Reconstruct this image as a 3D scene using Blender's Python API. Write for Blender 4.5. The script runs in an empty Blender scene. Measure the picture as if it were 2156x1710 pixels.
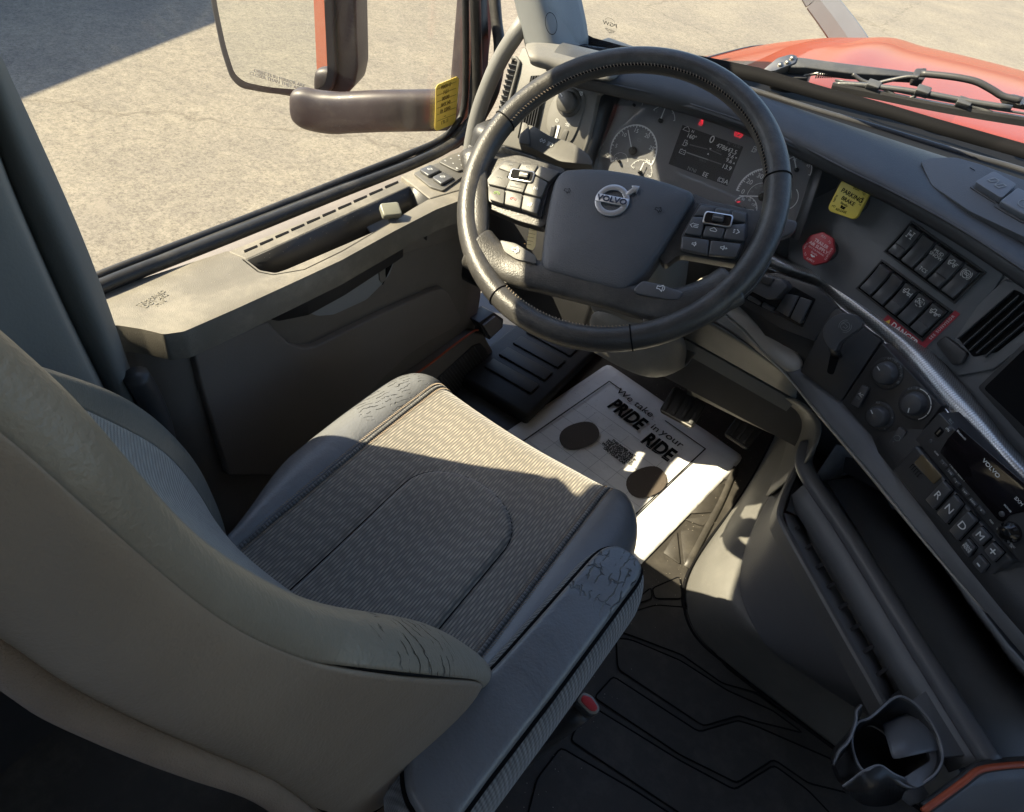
import bpy, bmesh, math, random
from mathutils import Vector as V, Matrix
import mathutils.noise as mn
random.seed(4)
sc = bpy.context.scene
C = sc.collection
R = math.radians
# ------------------------------------------------------------ camera, sky, sun
CAM = V((0.30837, -0.81225, 1.19149))
RX = V((0.8158091, 0.5582434, 0.1510621)); DN = V((0.4855414, -0.5192488, -0.7032994)); FW = V((-0.3141735, 0.6471050, -0.6946583))
F = 1350.0
cd = bpy.data.cameras.new('camera'); cam = bpy.data.objects.new('camera', cd); C.objects.link(cam)
cd.sensor_width = 36; cd.lens = 36 * F / 2156; cd.clip_start = 0.01; cd.clip_end = 500
m = Matrix((RX, -DN, -FW)).transposed().to_4x4(); m.translation = CAM; cam.matrix_world = m
sc.camera = cam
SUN = V((0.605, 0.399, -0.688)).normalized()       # direction the light travels
w = bpy.data.worlds.new('World'); sc.world = w; w.use_nodes = True
nt = w.node_tree; bg = nt.nodes['Background']; sky = nt.nodes.new('ShaderNodeTexSky')
sky.sky_type = 'NISHITA'; sky.sun_disc = False; sky.sun_elevation = math.asin(-SUN.z); sky.sun_rotation = math.atan2(-SUN.x, -SUN.y)
sky.air_density = 1.0; sky.dust_density = 1.5
nt.links.new(sky.outputs[0], bg.inputs[0]); bg.inputs[1].default_value = 0.105
sl = bpy.data.lights.new('sun', 'SUN'); sl.energy = 5.0; sl.angle = R(0.5); sl.color = (1.0, 0.86, 0.62)
so = bpy.data.objects.new('sun', sl); C.objects.link(so); so.rotation_euler = SUN.to_track_quat('-Z', 'Y').to_euler()
so.location = (-5, -4, 8)
sc.view_settings.view_transform = 'Standard'; sc.view_settings.look = 'None'; sc.view_settings.exposure = 1.78
sc.cycles.max_bounces = 10; sc.cycles.transparent_max_bounces = 16; sc.cycles.diffuse_bounces = 6

# ------------------------------------------------------------ measuring: where a sight line meets a plane
def ray(px, py): return (RX * ((px - 1078) / F) + DN * ((py - 855) / F) + FW)
def hit(px, py, o, n):
    d = ray(px, py); return CAM + d * ((V(o) - CAM).dot(n) / d.dot(n))
def Z(px, py, z): return hit(px, py, (0, 0, z), V((0, 0, 1)))
def Y(px, py, y): return hit(px, py, (0, y, 0), V((0, 1, 0)))
def X(px, py, x): return hit(px, py, (x, 0, 0), V((1, 0, 0)))
class Frame:
    """a local drawing board: u right, v up, n towards the cab"""
    def __init__(s, o, yaw=0, tilt=0, roll=0):
        a, b = R(yaw), R(tilt)
        rz = Matrix.Rotation(a, 3, 'Z')
        u = rz @ V((1, 0, 0)); v = rz @ V((0, math.sin(b), math.cos(b))); n = u.cross(v)
        if roll:
            q = Matrix.Rotation(R(roll), 3, n); u = q @ u; v = q @ v
        s.o, s.u, s.v, s.n = V(o), u, v, n
    def w(s, u, v, n=0): return s.o + s.u * u + s.v * v + s.n * n
    def p(s, px, py, n=0):
        h = hit(px, py, s.o + s.n * n, s.n) - s.o
        return (h.dot(s.u), h.dot(s.v))
    def ps(s, pts, n=0): return [s.p(x, y, n) for x, y in pts]
    def at(s, px, py, n=0):           # same board, origin moved to a point of it
        a, b = s.p(px, py, n); return s.sub(a, b, n)
    def sub(s, a, b, n=0, rot=0):
        f = Frame.__new__(Frame); f.o = s.w(a, b, n)
        q = Matrix.Rotation(R(rot), 3, s.n); f.u, f.v, f.n = q @ s.u, q @ s.v, s.n.copy(); return f
    def mat(s):
        m = Matrix((s.u, s.v, s.n)).transposed().to_4x4(); m.translation = s.o; return m

# ------------------------------------------------------------ materials
def mat(name, col, rough=0.6, metal=0.0, bump=0.0, wr=0.0, wrs=14, scale=200.0, var=0.0, vscale=8.0, spec=0.5, coat=0.0, dust=0.0, emit=None):
    m = bpy.data.materials.new(name); m.use_nodes = True; t = m.node_tree; N = t.nodes; L = t.links
    b = N['Principled BSDF']; b.inputs['Base Color'].default_value = (*col, 1); b.inputs['Roughness'].default_value = rough
    b.inputs['Metallic'].default_value = metal; b.inputs['Specular IOR Level'].default_value = spec
    b.inputs['Coat Weight'].default_value = coat; b.inputs['Coat Roughness'].default_value = 0.04
    tc = N.new('ShaderNodeTexCoord')
    if var or dust:
        n = N.new('ShaderNodeTexNoise'); n.inputs['Scale'].default_value = vscale; n.inputs['Detail'].default_value = 6; n.inputs['Roughness'].default_value = 0.65
        L.new(tc.outputs['Object'], n.inputs['Vector'])
        r = N.new('ShaderNodeMapRange'); r.inputs[1].default_value = 0.3; r.inputs[2].default_value = 0.7; r.inputs[3].default_value = 1 - var; r.inputs[4].default_value = 1 + var
        L.new(n.outputs['Fac'], r.inputs[0])
        mx = N.new('ShaderNodeMix'); mx.data_type = 'RGBA'; mx.blend_type = 'MULTIPLY'; mx.inputs[0].default_value = 1
        mx.inputs[6].default_value = (*col, 1); L.new(r.outputs[0], mx.inputs[7]); out = mx.outputs[2]
        if dust:
            n2 = N.new('ShaderNodeTexNoise'); n2.inputs['Scale'].default_value = 14; n2.inputs['Detail'].default_value = 9; n2.inputs['Roughness'].default_value = 0.75
            L.new(tc.outputs['Object'], n2.inputs['Vector'])
            r2 = N.new('ShaderNodeMapRange'); r2.inputs[1].default_value = 0.48; r2.inputs[2].default_value = 0.75; r2.inputs[3].default_value = 0; r2.inputs[4].default_value = dust
            L.new(n2.outputs['Fac'], r2.inputs[0])
            m2 = N.new('ShaderNodeMix'); m2.data_type = 'RGBA'; L.new(r2.outputs[0], m2.inputs[0]); L.new(out, m2.inputs[6]); m2.inputs[7].default_value = (0.42, 0.38, 0.31, 1); out = m2.outputs[2]
        L.new(out, b.inputs['Base Color'])
        r3 = N.new('ShaderNodeMapRange'); r3.inputs[3].default_value = rough - 0.08; r3.inputs[4].default_value = rough + 0.08; L.new(n.outputs['Fac'], r3.inputs[0]); L.new(r3.outputs[0], b.inputs['Roughness'])
    if bump:
        n = N.new('ShaderNodeTexNoise'); n.inputs['Scale'].default_value = scale; n.inputs['Detail'].default_value = 3
        L.new(tc.outputs['Object'], n.inputs['Vector'])
        bp = N.new('ShaderNodeBump'); bp.inputs['Strength'].default_value = bump; bp.inputs['Distance'].default_value = 0.001
        L.new(n.outputs['Fac'], bp.inputs['Height']); L.new(bp.outputs[0], b.inputs['Normal'])
        if wr:
            n = N.new('ShaderNodeTexNoise'); n.inputs['Scale'].default_value = wrs; n.inputs['Detail'].default_value = 5; n.inputs['Distortion'].default_value = 1.2
            L.new(tc.outputs['Object'], n.inputs['Vector']); b2 = N.new('ShaderNodeBump'); b2.inputs['Strength'].default_value = wr; b2.inputs['Distance'].default_value = 0.006
            L.new(n.outputs['Fac'], b2.inputs['Height']); L.new(b2.outputs[0], bp.inputs['Normal'])
    if emit: b.inputs['Emission Color'].default_value = (*emit[0], 1); b.inputs['Emission Strength'].default_value = emit[1]
    return m
GREY = mat('grained grey plastic', (0.17, 0.165, 0.152), 0.5, bump=0.45, scale=900, var=0.10, dust=0.14)
DASHF = mat('dash face plastic', (0.150, 0.154, 0.162), 0.45, bump=0.4, scale=800, var=0.06, dust=0.03)
LIPM = mat('lit dash lip tone', (0.46, 0.43, 0.375), 0.5, bump=0.5, scale=700, var=0.10, dust=0.15)  # light falling on the lip is put into this pale colour
DASH = mat('charcoal dash plastic', (0.055, 0.058, 0.063), 0.46, bump=0.5, scale=800, var=0.08, dust=0.05)
LEDGE = mat('dusty door top plastic', (0.170, 0.157, 0.132), 0.58, bump=0.6, scale=700, var=0.14, vscale=14, dust=0.30)
DOORM = mat('dark door skin', (0.165, 0.152, 0.138), 0.5, bump=0.4, scale=700, var=0.10, dust=0.08)
BLACK = mat('black plastic', (0.045, 0.045, 0.047), 0.42, bump=0.2, scale=600, var=0.2)
GLOSSB = mat('gloss black', (0.012, 0.012, 0.013), 0.12)
RUBBER = mat('black rubber', (0.020, 0.020, 0.021), 0.48, bump=0.25, scale=120, var=0.3, dust=0.12)
KEY = mat('switch plastic', (0.080, 0.082, 0.088), 0.32, bump=0.15, scale=600, var=0.15, dust=0.04)
KEYB = mat('worn grey key plastic', (0.10, 0.097, 0.090), 0.48, bump=0.3, scale=600, var=0.15, dust=0.12)
LEATHER = mat('black wheel leather', (0.046, 0.044, 0.042), 0.38, bump=0.5, scale=450, var=0.25, vscale=22, dust=0.16)
SEATL = mat('charcoal seat leather', (0.155, 0.161, 0.172), 0.36, wr=.35, bump=0.4, scale=380, var=0.10, vscale=6)
WARMSEATL = mat('warm lit seat leather', (0.225, 0.180, 0.140), 0.42, wr=.4, wrs=9, bump=0.35, scale=500, var=0.10, vscale=5)  # seat leather with warm light from behind put into the colour
HUBM = mat('horn pad vinyl', (0.080, 0.084, 0.093), 0.42, bump=0.75, scale=650, var=0.06, dust=0.03)
CHROME = mat('satin metal', (0.62, 0.63, 0.64), 0.28, metal=1.0, bump=0.1, scale=300)
STEEL = mat('dull steel', (0.30, 0.29, 0.27), 0.45, metal=1.0, var=0.2)
WHITEP = mat('white print', (0.78, 0.79, 0.78), 0.6)
GREYP = mat('faint grey print', (0.26, 0.27, 0.27), 0.6)
DIMP = mat('dim print', (0.12, 0.12, 0.125), 0.6)
BLACKP = mat('black print', (0.008, 0.008, 0.009), 0.75, spec=.08)
YELLOW = mat('yellow plastic', (0.72, 0.58, 0.09), 0.4, var=0.06, bump=0.1)
REDP = mat('dark red plastic', (0.38, 0.035, 0.045), 0.45, var=0.08, bump=0.1)
ORANGE = mat('orange trim', (0.45, 0.09, 0.035), 0.5, var=0.15)
PAINT = mat('orange red truck paint', (0.22, 0.034, 0.007), 0.55, var=0.05, coat=0.45, spec=.02)
PAINTD = mat('dark mirror shell', (0.036, 0.028, 0.030), 0.5, var=0.15, coat=0.05, dust=0.08)
PAPER = mat('white paper', (0.80, 0.80, 0.80), 0.75, bump=1.0, scale=22, var=0.06)
PAPER.node_tree.nodes['Bump'].inputs['Distance'].default_value = .004
LAMPRED = mat('lit red tell tale', (0.5, 0.01, 0.02), 0.5, emit=((1.0, 0.03, 0.06), 0.40))
STITCH = mat('tan thread', (0.30, 0.24, 0.18), 0.8)
CARPET = mat('pale cab lining', (0.36, 0.365, 0.37), 0.9, bump=0.5, scale=300, var=0.2)

def glassm(name, tint, gl=0.10, rough=0.0, gz=0.8):
    m = bpy.data.materials.new(name); m.use_nodes = True; t = m.node_tree; N = t.nodes; L = t.links
    N.remove(N['Principled BSDF']); o = N['Material Output']
    tr = N.new('ShaderNodeBsdfTransparent'); tr.inputs[0].default_value = (*tint, 1)
    g = N.new('ShaderNodeBsdfGlossy'); g.inputs['Roughness'].default_value = rough
    lw = N.new('ShaderNodeLayerWeight'); lw.inputs[0].default_value = .5
    pw = N.new('ShaderNodeMath'); pw.operation = 'POWER'; pw.inputs[1].default_value = 5; L.new(lw.outputs['Facing'], pw.inputs[0])
    fr = N.new('ShaderNodeMath'); fr.operation = 'MULTIPLY_ADD'; fr.inputs[1].default_value = gz; fr.inputs[2].default_value = gl * .25; L.new(pw.outputs[0], fr.inputs[0])
    mx = N.new('ShaderNodeMixShader'); L.new(fr.outputs[0], mx.inputs[0]); L.new(tr.outputs[0], mx.inputs[1]); L.new(g.outputs[0], mx.inputs[2]); L.new(mx.outputs[0], o.inputs[0])
    return m
WGLASS = glassm('windshield laminate', (0.96, 0.97, 0.96), 0.02, 0.0, 0.22)
GLASS = glassm('window glass', (0.95, 0.96, 0.95), 0.09)
LENS = glassm('gauge lens', (0.98, 0.98, 0.98), 0.22, 0.04)

# ------------------------------------------------------------ meshes
def link(name, me, mt=None, parent=None, smooth=False):
    o = bpy.data.objects.new(name, me); C.objects.link(o)
    if mt: me.materials.append(mt)
    if smooth:
        me.polygons.foreach_set('use_smooth', [True] * len(me.polygons))
    if parent is not None:
        o.parent = parent
        if parent.parent is None: o.matrix_parent_inverse = parent.matrix_basis.inverted()
    return o
def raw(name, vs, fs, mt, parent=None, smooth=False, bevel=0, seg=2, sub=0, solid=0, off=-1, angle=30):
    me = bpy.data.meshes.new(name); me.from_pydata([tuple(v) for v in vs], [], fs); me.update()
    o = link(name, me, mt, parent, smooth)
    if sub: s = o.modifiers.new('s', 'SUBSURF'); s.levels = s.render_levels = sub
    if solid: s = o.modifiers.new('t', 'SOLIDIFY'); s.thickness = solid; s.offset = off
    if bevel:
        b = o.modifiers.new('b', 'BEVEL'); b.width = bevel; b.segments = seg; b.limit_method = 'ANGLE'; b.angle_limit = R(angle); b.harden_normals = False
        me.polygons.foreach_set('use_smooth', [True] * len(me.polygons))
        if hasattr(me, 'set_sharp_from_angle'): pass
    return o
def grid(name, rows, mt, parent=None, sub=1, solid=0.004, off=-1, smooth=True, close=False):
    n = len(rows[0]); vs = [p for r in rows for p in r]; fs = []
    for i in range(len(rows) - 1):
        for j in range(n if close else n - 1):
            k = (j + 1) % n
            fs.append((i * n + j, i * n + k, (i + 1) * n + k, (i + 1) * n + j))
    return raw(name, vs, fs, mt, parent, smooth, sub=sub, solid=solid, off=off)
def area2(o):
    return sum(o[i][0] * o[(i + 1) % len(o)][1] - o[(i + 1) % len(o)][0] * o[i][1] for i in range(len(o)))
def prism(name, fr, outline, n0, n1, mt, parent=None, bevel=0.0, seg=2, smooth=False, taper=0.0):
    """outline (u, v) on a board, from height n0 up to n1"""
    o = list(outline)
    if area2(o) < 0: o.reverse()
    k = len(o); cu = sum(p[0] for p in o) / k; cv = sum(p[1] for p in o) / k
    vs = [fr.w(a, b, n0) for a, b in o] + [fr.w(cu + (a - cu) * (1 - taper), cv + (b - cv) * (1 - taper), n1) for a, b in o]
    fs = [tuple(range(k - 1, -1, -1)), tuple(range(k, 2 * k))] + [(i, (i + 1) % k, k + (i + 1) % k, k + i) for i in range(k)]
    return raw(name, vs, fs, mt, parent, smooth=False, bevel=bevel, seg=seg, angle=40)
def rrect(w, h, r, k=4, cx=0, cy=0, rot=0):
    pts = []
    for sx, sy, a0 in ((1, 1, 0), (-1, 1, 90), (-1, -1, 180), (1, -1, 270)):
        for i in range(k + 1):
            a = R(a0 + 90 * i / k); pts.append((sx * (w / 2 - r) + r * math.cos(a), sy * (h / 2 - r) + r * math.sin(a)))
    c, s = math.cos(R(rot)), math.sin(R(rot))
    return [(cx + x * c - y * s, cy + x * s + y * c) for x, y in pts]
def roundpoly(pts, r, k=4):
    out = []; n = len(pts)
    for i in range(n):
        a, b, c = V(pts[i - 1]), V(pts[i]), V(pts[(i + 1) % n])
        d1, d2 = (a - b), (c - b); rr = min(r, d1.length * 0.45, d2.length * 0.45)
        p, q = b + d1.normalized() * rr, b + d2.normalized() * rr
        for j in range(k + 1):
            t = j / k; out.append(tuple(p * (1 - t) ** 2 + b * 2 * t * (1 - t) + q * t * t))
    return out
def spl(pts, n=6, close=False):
    P = [V(p) for p in pts]; out = []; m_ = len(P)
    rng = range(m_ if close else m_ - 1)
    for i in rng:
        if close: a, b, c, d = P[i - 1], P[i], P[(i + 1) % m_], P[(i + 2) % m_]
        else: b, c = P[i], P[i + 1]; a = P[i - 1] if i else b * 2 - c; d = P[i + 2] if i + 2 < m_ else c * 2 - b
        for j in range(n):
            t = j / n; out.append(0.5 * ((2 * b) + (c - a) * t + (2 * a - 5 * b + 4 * c - d) * t * t + (3 * b - a - 3 * c + d) * t ** 3))
    if not close: out.append(P[-1])
    return out
def sweep(name, path, prof, mt, parent=None, close=False, smooth=True, up=None, scale=None, caps=True, sub=0):
    """profile points (a, b) swept along a path: a along the side vector, b along up"""
    n = len(path); k = len(prof); vs = []; fs = []
    for i, p in enumerate(path):
        a = path[i - 1] if (i or close) else p; b = path[(i + 1) % n] if (i < n - 1 or close) else p
        t = (b - a).normalized(); U = up(p, t) if callable(up) else (up or V((0, 0, 1)))
        U = (U - t * U.dot(t)).normalized(); S = t.cross(U); s = scale[i] if scale else 1.0
        for x, y in prof: vs.append(p + S * (x * s) + U * (y * s))
    for i in range(n if close else n - 1):
        j = (i + 1) % n
        for q in range(k):
            r = (q + 1) % k; fs.append((i * k + q, i * k + r, j * k + r, j * k + q))
    if caps and not close: fs += [tuple(range(k - 1, -1, -1)), tuple(range((n - 1) * k, n * k))]
    return raw(name, vs, fs, mt, parent, smooth, sub=sub)
def circ(r, k=12, ry=None): return [(r * math.cos(2 * math.pi * i / k), (ry or r) * math.sin(2 * math.pi * i / k)) for i in range(k)]
def tube(name, pts, r, mt, parent=None, seg=12, n=6, close=False, scale=None, up=None):
    path = spl(pts, n, close) if n > 1 else [V(p) for p in pts]
    if scale:
        m_ = len(path); sc_ = []
        for i in range(m_):
            f = i / (m_ - 1) * (len(scale) - 1); a = int(min(f, len(scale) - 2)); sc_.append(scale[a] * (1 - f + a) + scale[a + 1] * (f - a))
        scale = sc_
    return sweep(name, path, circ(r, seg), mt, parent, close=close, scale=scale, up=up or V((0.13, 0.2, 1)))
def lathe(name, fr, prof, mt, parent=None, seg=32, smooth=True, su=1, sv=1):
    vs = []; fs = []; k = len(prof)
    for i in range(seg):
        a = 2 * math.pi * i / seg
        for r, h in prof: vs.append(fr.w(r * math.cos(a) * su, r * math.sin(a) * sv, h))
    for i in range(seg):
        j = (i + 1) % seg
        for q in range(k - 1): fs.append((i * k + q, j * k + q, j * k + q + 1, i * k + q + 1))
    fs.append(tuple(i * k + k - 1 for i in range(seg)))
    return raw(name, vs, fs, mt, parent, smooth, bevel=0)
def sharp(o, ang=35):
    me = o.data
    try: me.set_sharp_from_angle(angle=R(ang))
    except Exception: pass
    return o
def text(fr, s, size, mt, parent, u=0, v=0, n=0.0006, name='lettering', align='CENTER', rot=0, sx=1.0, shear=0.0, bold=0.0, spacing=1.0):
    cu = bpy.data.curves.new(name, 'FONT'); cu.body = s; cu.size = size; cu.align_x = align; cu.align_y = 'CENTER'; cu.shear = shear; cu.offset = bold
    cu.extrude = 0.0002; cu.resolution_u = 3; cu.space_character = spacing; cu.space_line = 0.85
    o = bpy.data.objects.new('tmp', cu); C.objects.link(o)
    dg = bpy.context.evaluated_depsgraph_get(); me = bpy.data.meshes.new_from_object(o.evaluated_get(dg))
    C.objects.unlink(o); bpy.data.objects.remove(o)
    f = fr.sub(u, v, n, rot); me.transform(Matrix.Diagonal((sx, 1, 1, 1))); me.transform(f.mat()); me.materials.clear()
    return link(name, me, mt, parent)
def strokes(fr, lines, wd, mt, parent, name='symbol', u=0, v=0, n=0.0006, s=1.0, rot=0, h=0.0003):
    """flat printed lines; a line whose last point equals its first is closed"""
    f = fr.sub(u, v, n, rot); vs = []; fs = []
    for ln in lines:
        for a, b in zip(ln[:-1], ln[1:]):
            a, b = V(a) * s, V(b) * s; d = (b - a)
            if d.length < 1e-9: continue
            d.normalize(); q = V((-d.y, d.x)) * wd / 2; a = a - d * wd * 0.3; b = b + d * wd * 0.3
            k = len(vs); vs += [f.w(*(p), z) for z in (0, h) for p in (a - q, b - q, b + q, a + q)]
            fs += [(k + 4, k + 5, k + 6, k + 7), (k, k + 1, k + 5, k + 4), (k + 1, k + 2, k + 6, k + 5), (k + 2, k + 3, k + 7, k + 6), (k + 3, k, k + 4, k + 7)]
    return raw(name, vs, fs, mt, parent)
def arc(cx, cy, r, a0, a1, k=10, ry=None):
    return [(cx + r * math.cos(R(a0 + (a1 - a0) * i / k)), cy + (ry or r) * math.sin(R(a0 + (a1 - a0) * i / k))) for i in range(k + 1)]
def boxw(name, a, b, mt, parent=None, bevel=0):
    x0, y0, z0 = a; x1, y1, z1 = b
    vs = [(x, y, z) for z in (z0, z1) for x, y in ((x0, y0), (x1, y0), (x1, y1), (x0, y1))]
    return raw(name, vs, [(3, 2, 1, 0), (4, 5, 6, 7), (0, 1, 5, 4), (1, 2, 6, 5), (2, 3, 7, 6), (3, 0, 4, 7)], mt, parent, bevel=bevel)
def tag(o, label=None, cat=None, group=None, kind=None):
    if label: o['label'] = label
    if cat: o['category'] = cat
    if group: o['group'] = group
    if kind: o['kind'] = kind
    return o
def thing(name, label, cat, group=None, loc=(0, 0, 0)):
    o = bpy.data.objects.new(name, None); C.objects.link(o); o.empty_display_size = 0.05; o.location = loc
    return tag(o, label, cat, group)
# ------------------------------------------------------------ the yard outside
def asphalt():
    m = bpy.data.materials.new('sun bleached asphalt'); m.use_nodes = True; t = m.node_tree; N = t.nodes; L = t.links; b = N['Principled BSDF']
    tc = N.new('ShaderNodeTexCoord'); b.inputs['Roughness'].default_value = 0.85
    def noise(s, d, r=0.6):
        n = N.new('ShaderNodeTexNoise'); n.inputs['Scale'].default_value = s; n.inputs['Detail'].default_value = d; n.inputs['Roughness'].default_value = r
        L.new(tc.outputs['Object'], n.inputs['Vector']); return n.outputs['Fac']
    def ramp(x, stops):
        r = N.new('ShaderNodeValToRGB'); L.new(x, r.inputs[0]); e = r.color_ramp.elements
        e[0].position, e[0].color = stops[0][0], (*stops[0][1], 1); e[1].position, e[1].color = stops[1][0], (*stops[1][1], 1)
        for p, c in stops[2:]: q = e.new(p); q.color = (*c, 1)
        return r.outputs[0]
    def mix(a, b_, f, mode='MIX'):
        x = N.new('ShaderNodeMix'); x.data_type = 'RGBA'; x.blend_type = mode
        if isinstance(f, float): x.inputs[0].default_value = f
        else: L.new(f, x.inputs[0])
        L.new(a, x.inputs[6]); L.new(b_, x.inputs[7]); return x.outputs[2]
    fine = ramp(noise(42, 5, 0.85), [(0.36, (0.112, 0.100, 0.081)), (0.62, (0.262, 0.240, 0.198)), (0.47, (0.192, 0.174, 0.141))])
    big = ramp(noise(0.9, 5, 0.7), [(0.3, (0.74, 0.73, 0.74)), (0.75, (1.03, 1.01, 0.96))])
    mid_ = ramp(noise(11, 4, 0.7), [(0.35, (0.84, 0.83, 0.83)), (0.65, (1.10, 1.09, 1.06))])
    col = mix(mix(fine, mid_, 1.0, 'MULTIPLY'), big, 1.0, 'MULTIPLY')
    st = ramp(noise(1.7, 6, 0.6), [(0.29, (.8, .8, .8)), (0.35, (0, 0, 0))])
    dark = N.new('ShaderNodeRGB'); dark.outputs[0].default_value = (0.20, 0.175, 0.14, 1)
    col = mix(col, dark.outputs[0], st)
    v = N.new('ShaderNodeTexVoronoi'); v.feature = 'DISTANCE_TO_EDGE'; v.inputs['Scale'].default_value = 0.13
    wp = N.new('ShaderNodeTexNoise'); wp.inputs['Scale'].default_value = 3; wp.inputs['Detail'].default_value = 6
    L.new(tc.outputs['Object'], wp.inputs['Vector'])
    va = N.new('ShaderNodeVectorMath'); va.operation = 'MULTIPLY_ADD'; va.inputs[1].default_value = (0.5, 0.5, 0.5)
    L.new(wp.outputs['Color'], va.inputs[0]); L.new(tc.outputs['Object'], va.inputs[2]); L.new(va.outputs[0], v.inputs['Vector'])
    crack = ramp(v.outputs['Distance'], [(0.0, (0.72, 0.70, 0.68)), (0.003, (1, 1, 1))])
    col = mix(col, crack, 1.0, 'MULTIPLY')
    L.new(col, b.inputs['Base Color'])
    bp = N.new('ShaderNodeBump'); bp.inputs['Strength'].default_value = 0.5; bp.inputs['Distance'].default_value = 0.006
    L.new(noise(60, 4, 0.8), bp.inputs['Height']); L.new(bp.outputs[0], b.inputs['Normal'])
    return m
G = -1.2
g = raw('ground', [(-150, -150, G), (150, -150, G), (150, 150, G), (-150, 150, G)], [(0, 1, 2, 3)], asphalt()); tag(g, kind='structure')
# the neighbouring shed whose shadow crosses the yard
p0, p1 = V((-5.586, 1.526, 0)), V((-6.496, 4.012, 0)); dd = (p1 - p0).normalized(); sh = V((SUN.x, SUN.y, 0)) / -SUN.z
H = 4.2; e0 = p0 - sh * H - dd * 14; e1 = p0 - sh * H + dd * 22; nn = V((dd.y, -dd.x, 0)); nn = nn if nn.x < 0 else -nn
shed = thing('shed', 'long pale metal shed standing left of the truck yard', 'building', loc=(e0.x, e0.y, G))
WALLM = mat('shed cladding', (0.45, 0.46, 0.47), 0.6, var=0.1)
def slab3(name, a, b, c, d, h0, h1, mt, par):
    vs = [(q.x, q.y, z) for z in (h0, h1) for q in (a, b, c, d)]
    return raw(name, vs, [(3, 2, 1, 0), (4, 5, 6, 7), (0, 1, 5, 4), (1, 2, 6, 5), (2, 3, 7, 6), (3, 0, 4, 7)], mt, par)
slab3('wall', e0, e1, e1 + nn * 8, e0 + nn * 8, G, G + H - 0.12, WALLM, shed)
slab3('roof', e0 - dd * .2, e1 + dd * .2, e1 + nn * 8.3 + dd * .2, e0 + nn * 8.3 - dd * .2, G + H - 0.118, G + H, WALLM, shed)

# ------------------------------------------------------------ the truck's outside: hood
hood = thing('truck_hood', 'glossy orange red truck hood seen through the windshield', 'hood', loc=(0.6, 0.6, 0.5))
XC = 0.62; HW = 0.86
def hoodp(s, y):
    t = abs(s)
    z = .872 - .02 * (y - .5) - .09 * max(0, y - 1.1) ** 1.7 - .06 * t ** 2 - (.015 + .10 * max(0, y - .6) ** 1.2) * t ** 8
    z += 0.012 * math.exp(-((t - 0.62) / 0.05) ** 2)          # pressed ridge along the bonnet
    return V((XC + HW * s, y, z))
def cowl(s): return .465 + .16 * min(1.0, max(-.25, XC + HW * s))
rows = [[hoodp(-1 + 2 * i / 44, cowl(-1 + 2 * i / 44) + (2.86 - cowl(-1 + 2 * i / 44)) * j / 25) - V((0, 0, .03 if j == 0 else 0)) for i in range(45)] for j in range(26)]
for r in rows:                                                # side walls drop from the edges
    r.insert(0, r[0] + V((-0.05, 0, -0.5))); r.insert(1, r[1] + V((-0.018, 0, -0.04)))
    r.append(r[-1] + V((0.05, 0, -0.5)))
grid('hood_panel', rows, PAINT, hood, sub=1, solid=0.006, off=-1)
tube('panel_gap', [hoodp(-.93, .47 + .1 * k) + V((0, 0, .0005)) for k in range(20)], 0.0022, BLACK, hood, seg=6, n=1)
# far hood mirror post, grey plastic, rising from the left front of the hood
post = thing('hood_mirror_post', 'grey curved mirror post rising behind the far edge of the hood', 'mirror post', loc=(-.05, 1.75, .6))
pp = [Y(1800, 110, 1.80), Y(1790, 88, 1.80), Y(1755, 38, 1.80), Y(1722, -4, 1.80), Y(1690, -60, 1.80), Y(1640, -140, 1.80)]
GPOST = mat('light grey post plastic', (0.15, 0.155, 0.165), 0.5, bump=0.2, scale=300, var=0.06)
prof = [(-.050, -.012), (-.02, -.036), (.020, -.036), (.050, -.010), (.046, .020), (0, .035), (-.046, .02)]
sweep('post_arm', spl(pp[:4], 5), prof, GPOST, post, up=V((0, -1, 0.3)), smooth=False, scale=[1.0 - .012 * k for k in range(16)])
sweep('post_arm', spl(pp[3:], 5), prof, GPOST, post, up=V((0, -1, 0.3)), smooth=False, scale=[.82 for k in range(11)])

# ------------------------------------------------------------ door mirror
mir = thing('door_mirror', 'large square door mirror with dark shell reflecting the truck side', 'mirror', loc=(-.9, .33, .55))
FM = Frame((-.98, .30, .74), yaw=27.7, tilt=1)
def mo(px): return FM.ps(px)
shell = [(440, -95), (446, 0), (470, 110), (487, 155), (508, 180), (560, 200), (640, 213), (690, 215), (725, 205), (743, 185), (750, 150), (745, 0), (742, -95)]
prism('mirror_shell', FM, roundpoly(mo(shell), .01), -.11, -.012, PAINTD, mir, bevel=.02, seg=4)
inn = [(449, -90), (457, 0), (478, 100), (496, 155), (518, 172), (570, 183), (640, 188), (672, 186), (686, 176), (691, 150), (684, 0), (680, -90)]
out = [(436, -93), (443, 0), (465, 106), (484, 164), (506, 186), (565, 197), (640, 203), (685, 200), (703, 186), (709, 150), (702, 0), (698, -93)]
prism('mirror_bezel', FM, roundpoly(mo(out), .02), -.03, .004, BLACK, mir, bevel=.006, seg=3)
MIRG = mat('mirror silver', (0.86, 0.87, 0.86), 0.0, metal=1.0)
prism('mirror_glass', FM, roundpoly(mo(inn), .03), .0035, .0050, MIRG, mir)
text(FM.at(590, 168), 'OBJECTS IN MIRROR ARE\nCLOSER THAN THEY APPEAR', 0.011, GREYP, mir, n=.0056, rot=-6)
pa = [X(612, 222, -.92), X(690, 240, -.84), X(800, 237, -.72), X(915, 235, -.62), X(965, 232, -.585)]
sweep('mirror_arm', spl(pa, 6), [(-.02, -.045), (.02, -.045), (.028, -.02), (.028, .03), (.018, .05), (-.018, .05), (-.028, .03), (-.028, -.02)], PAINTD, mir, up=V((0, 0, 1)), smooth=True, sub=2, scale=[.62, .85, .97] + [1.0] * 5 + [.95] * 17)
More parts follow.
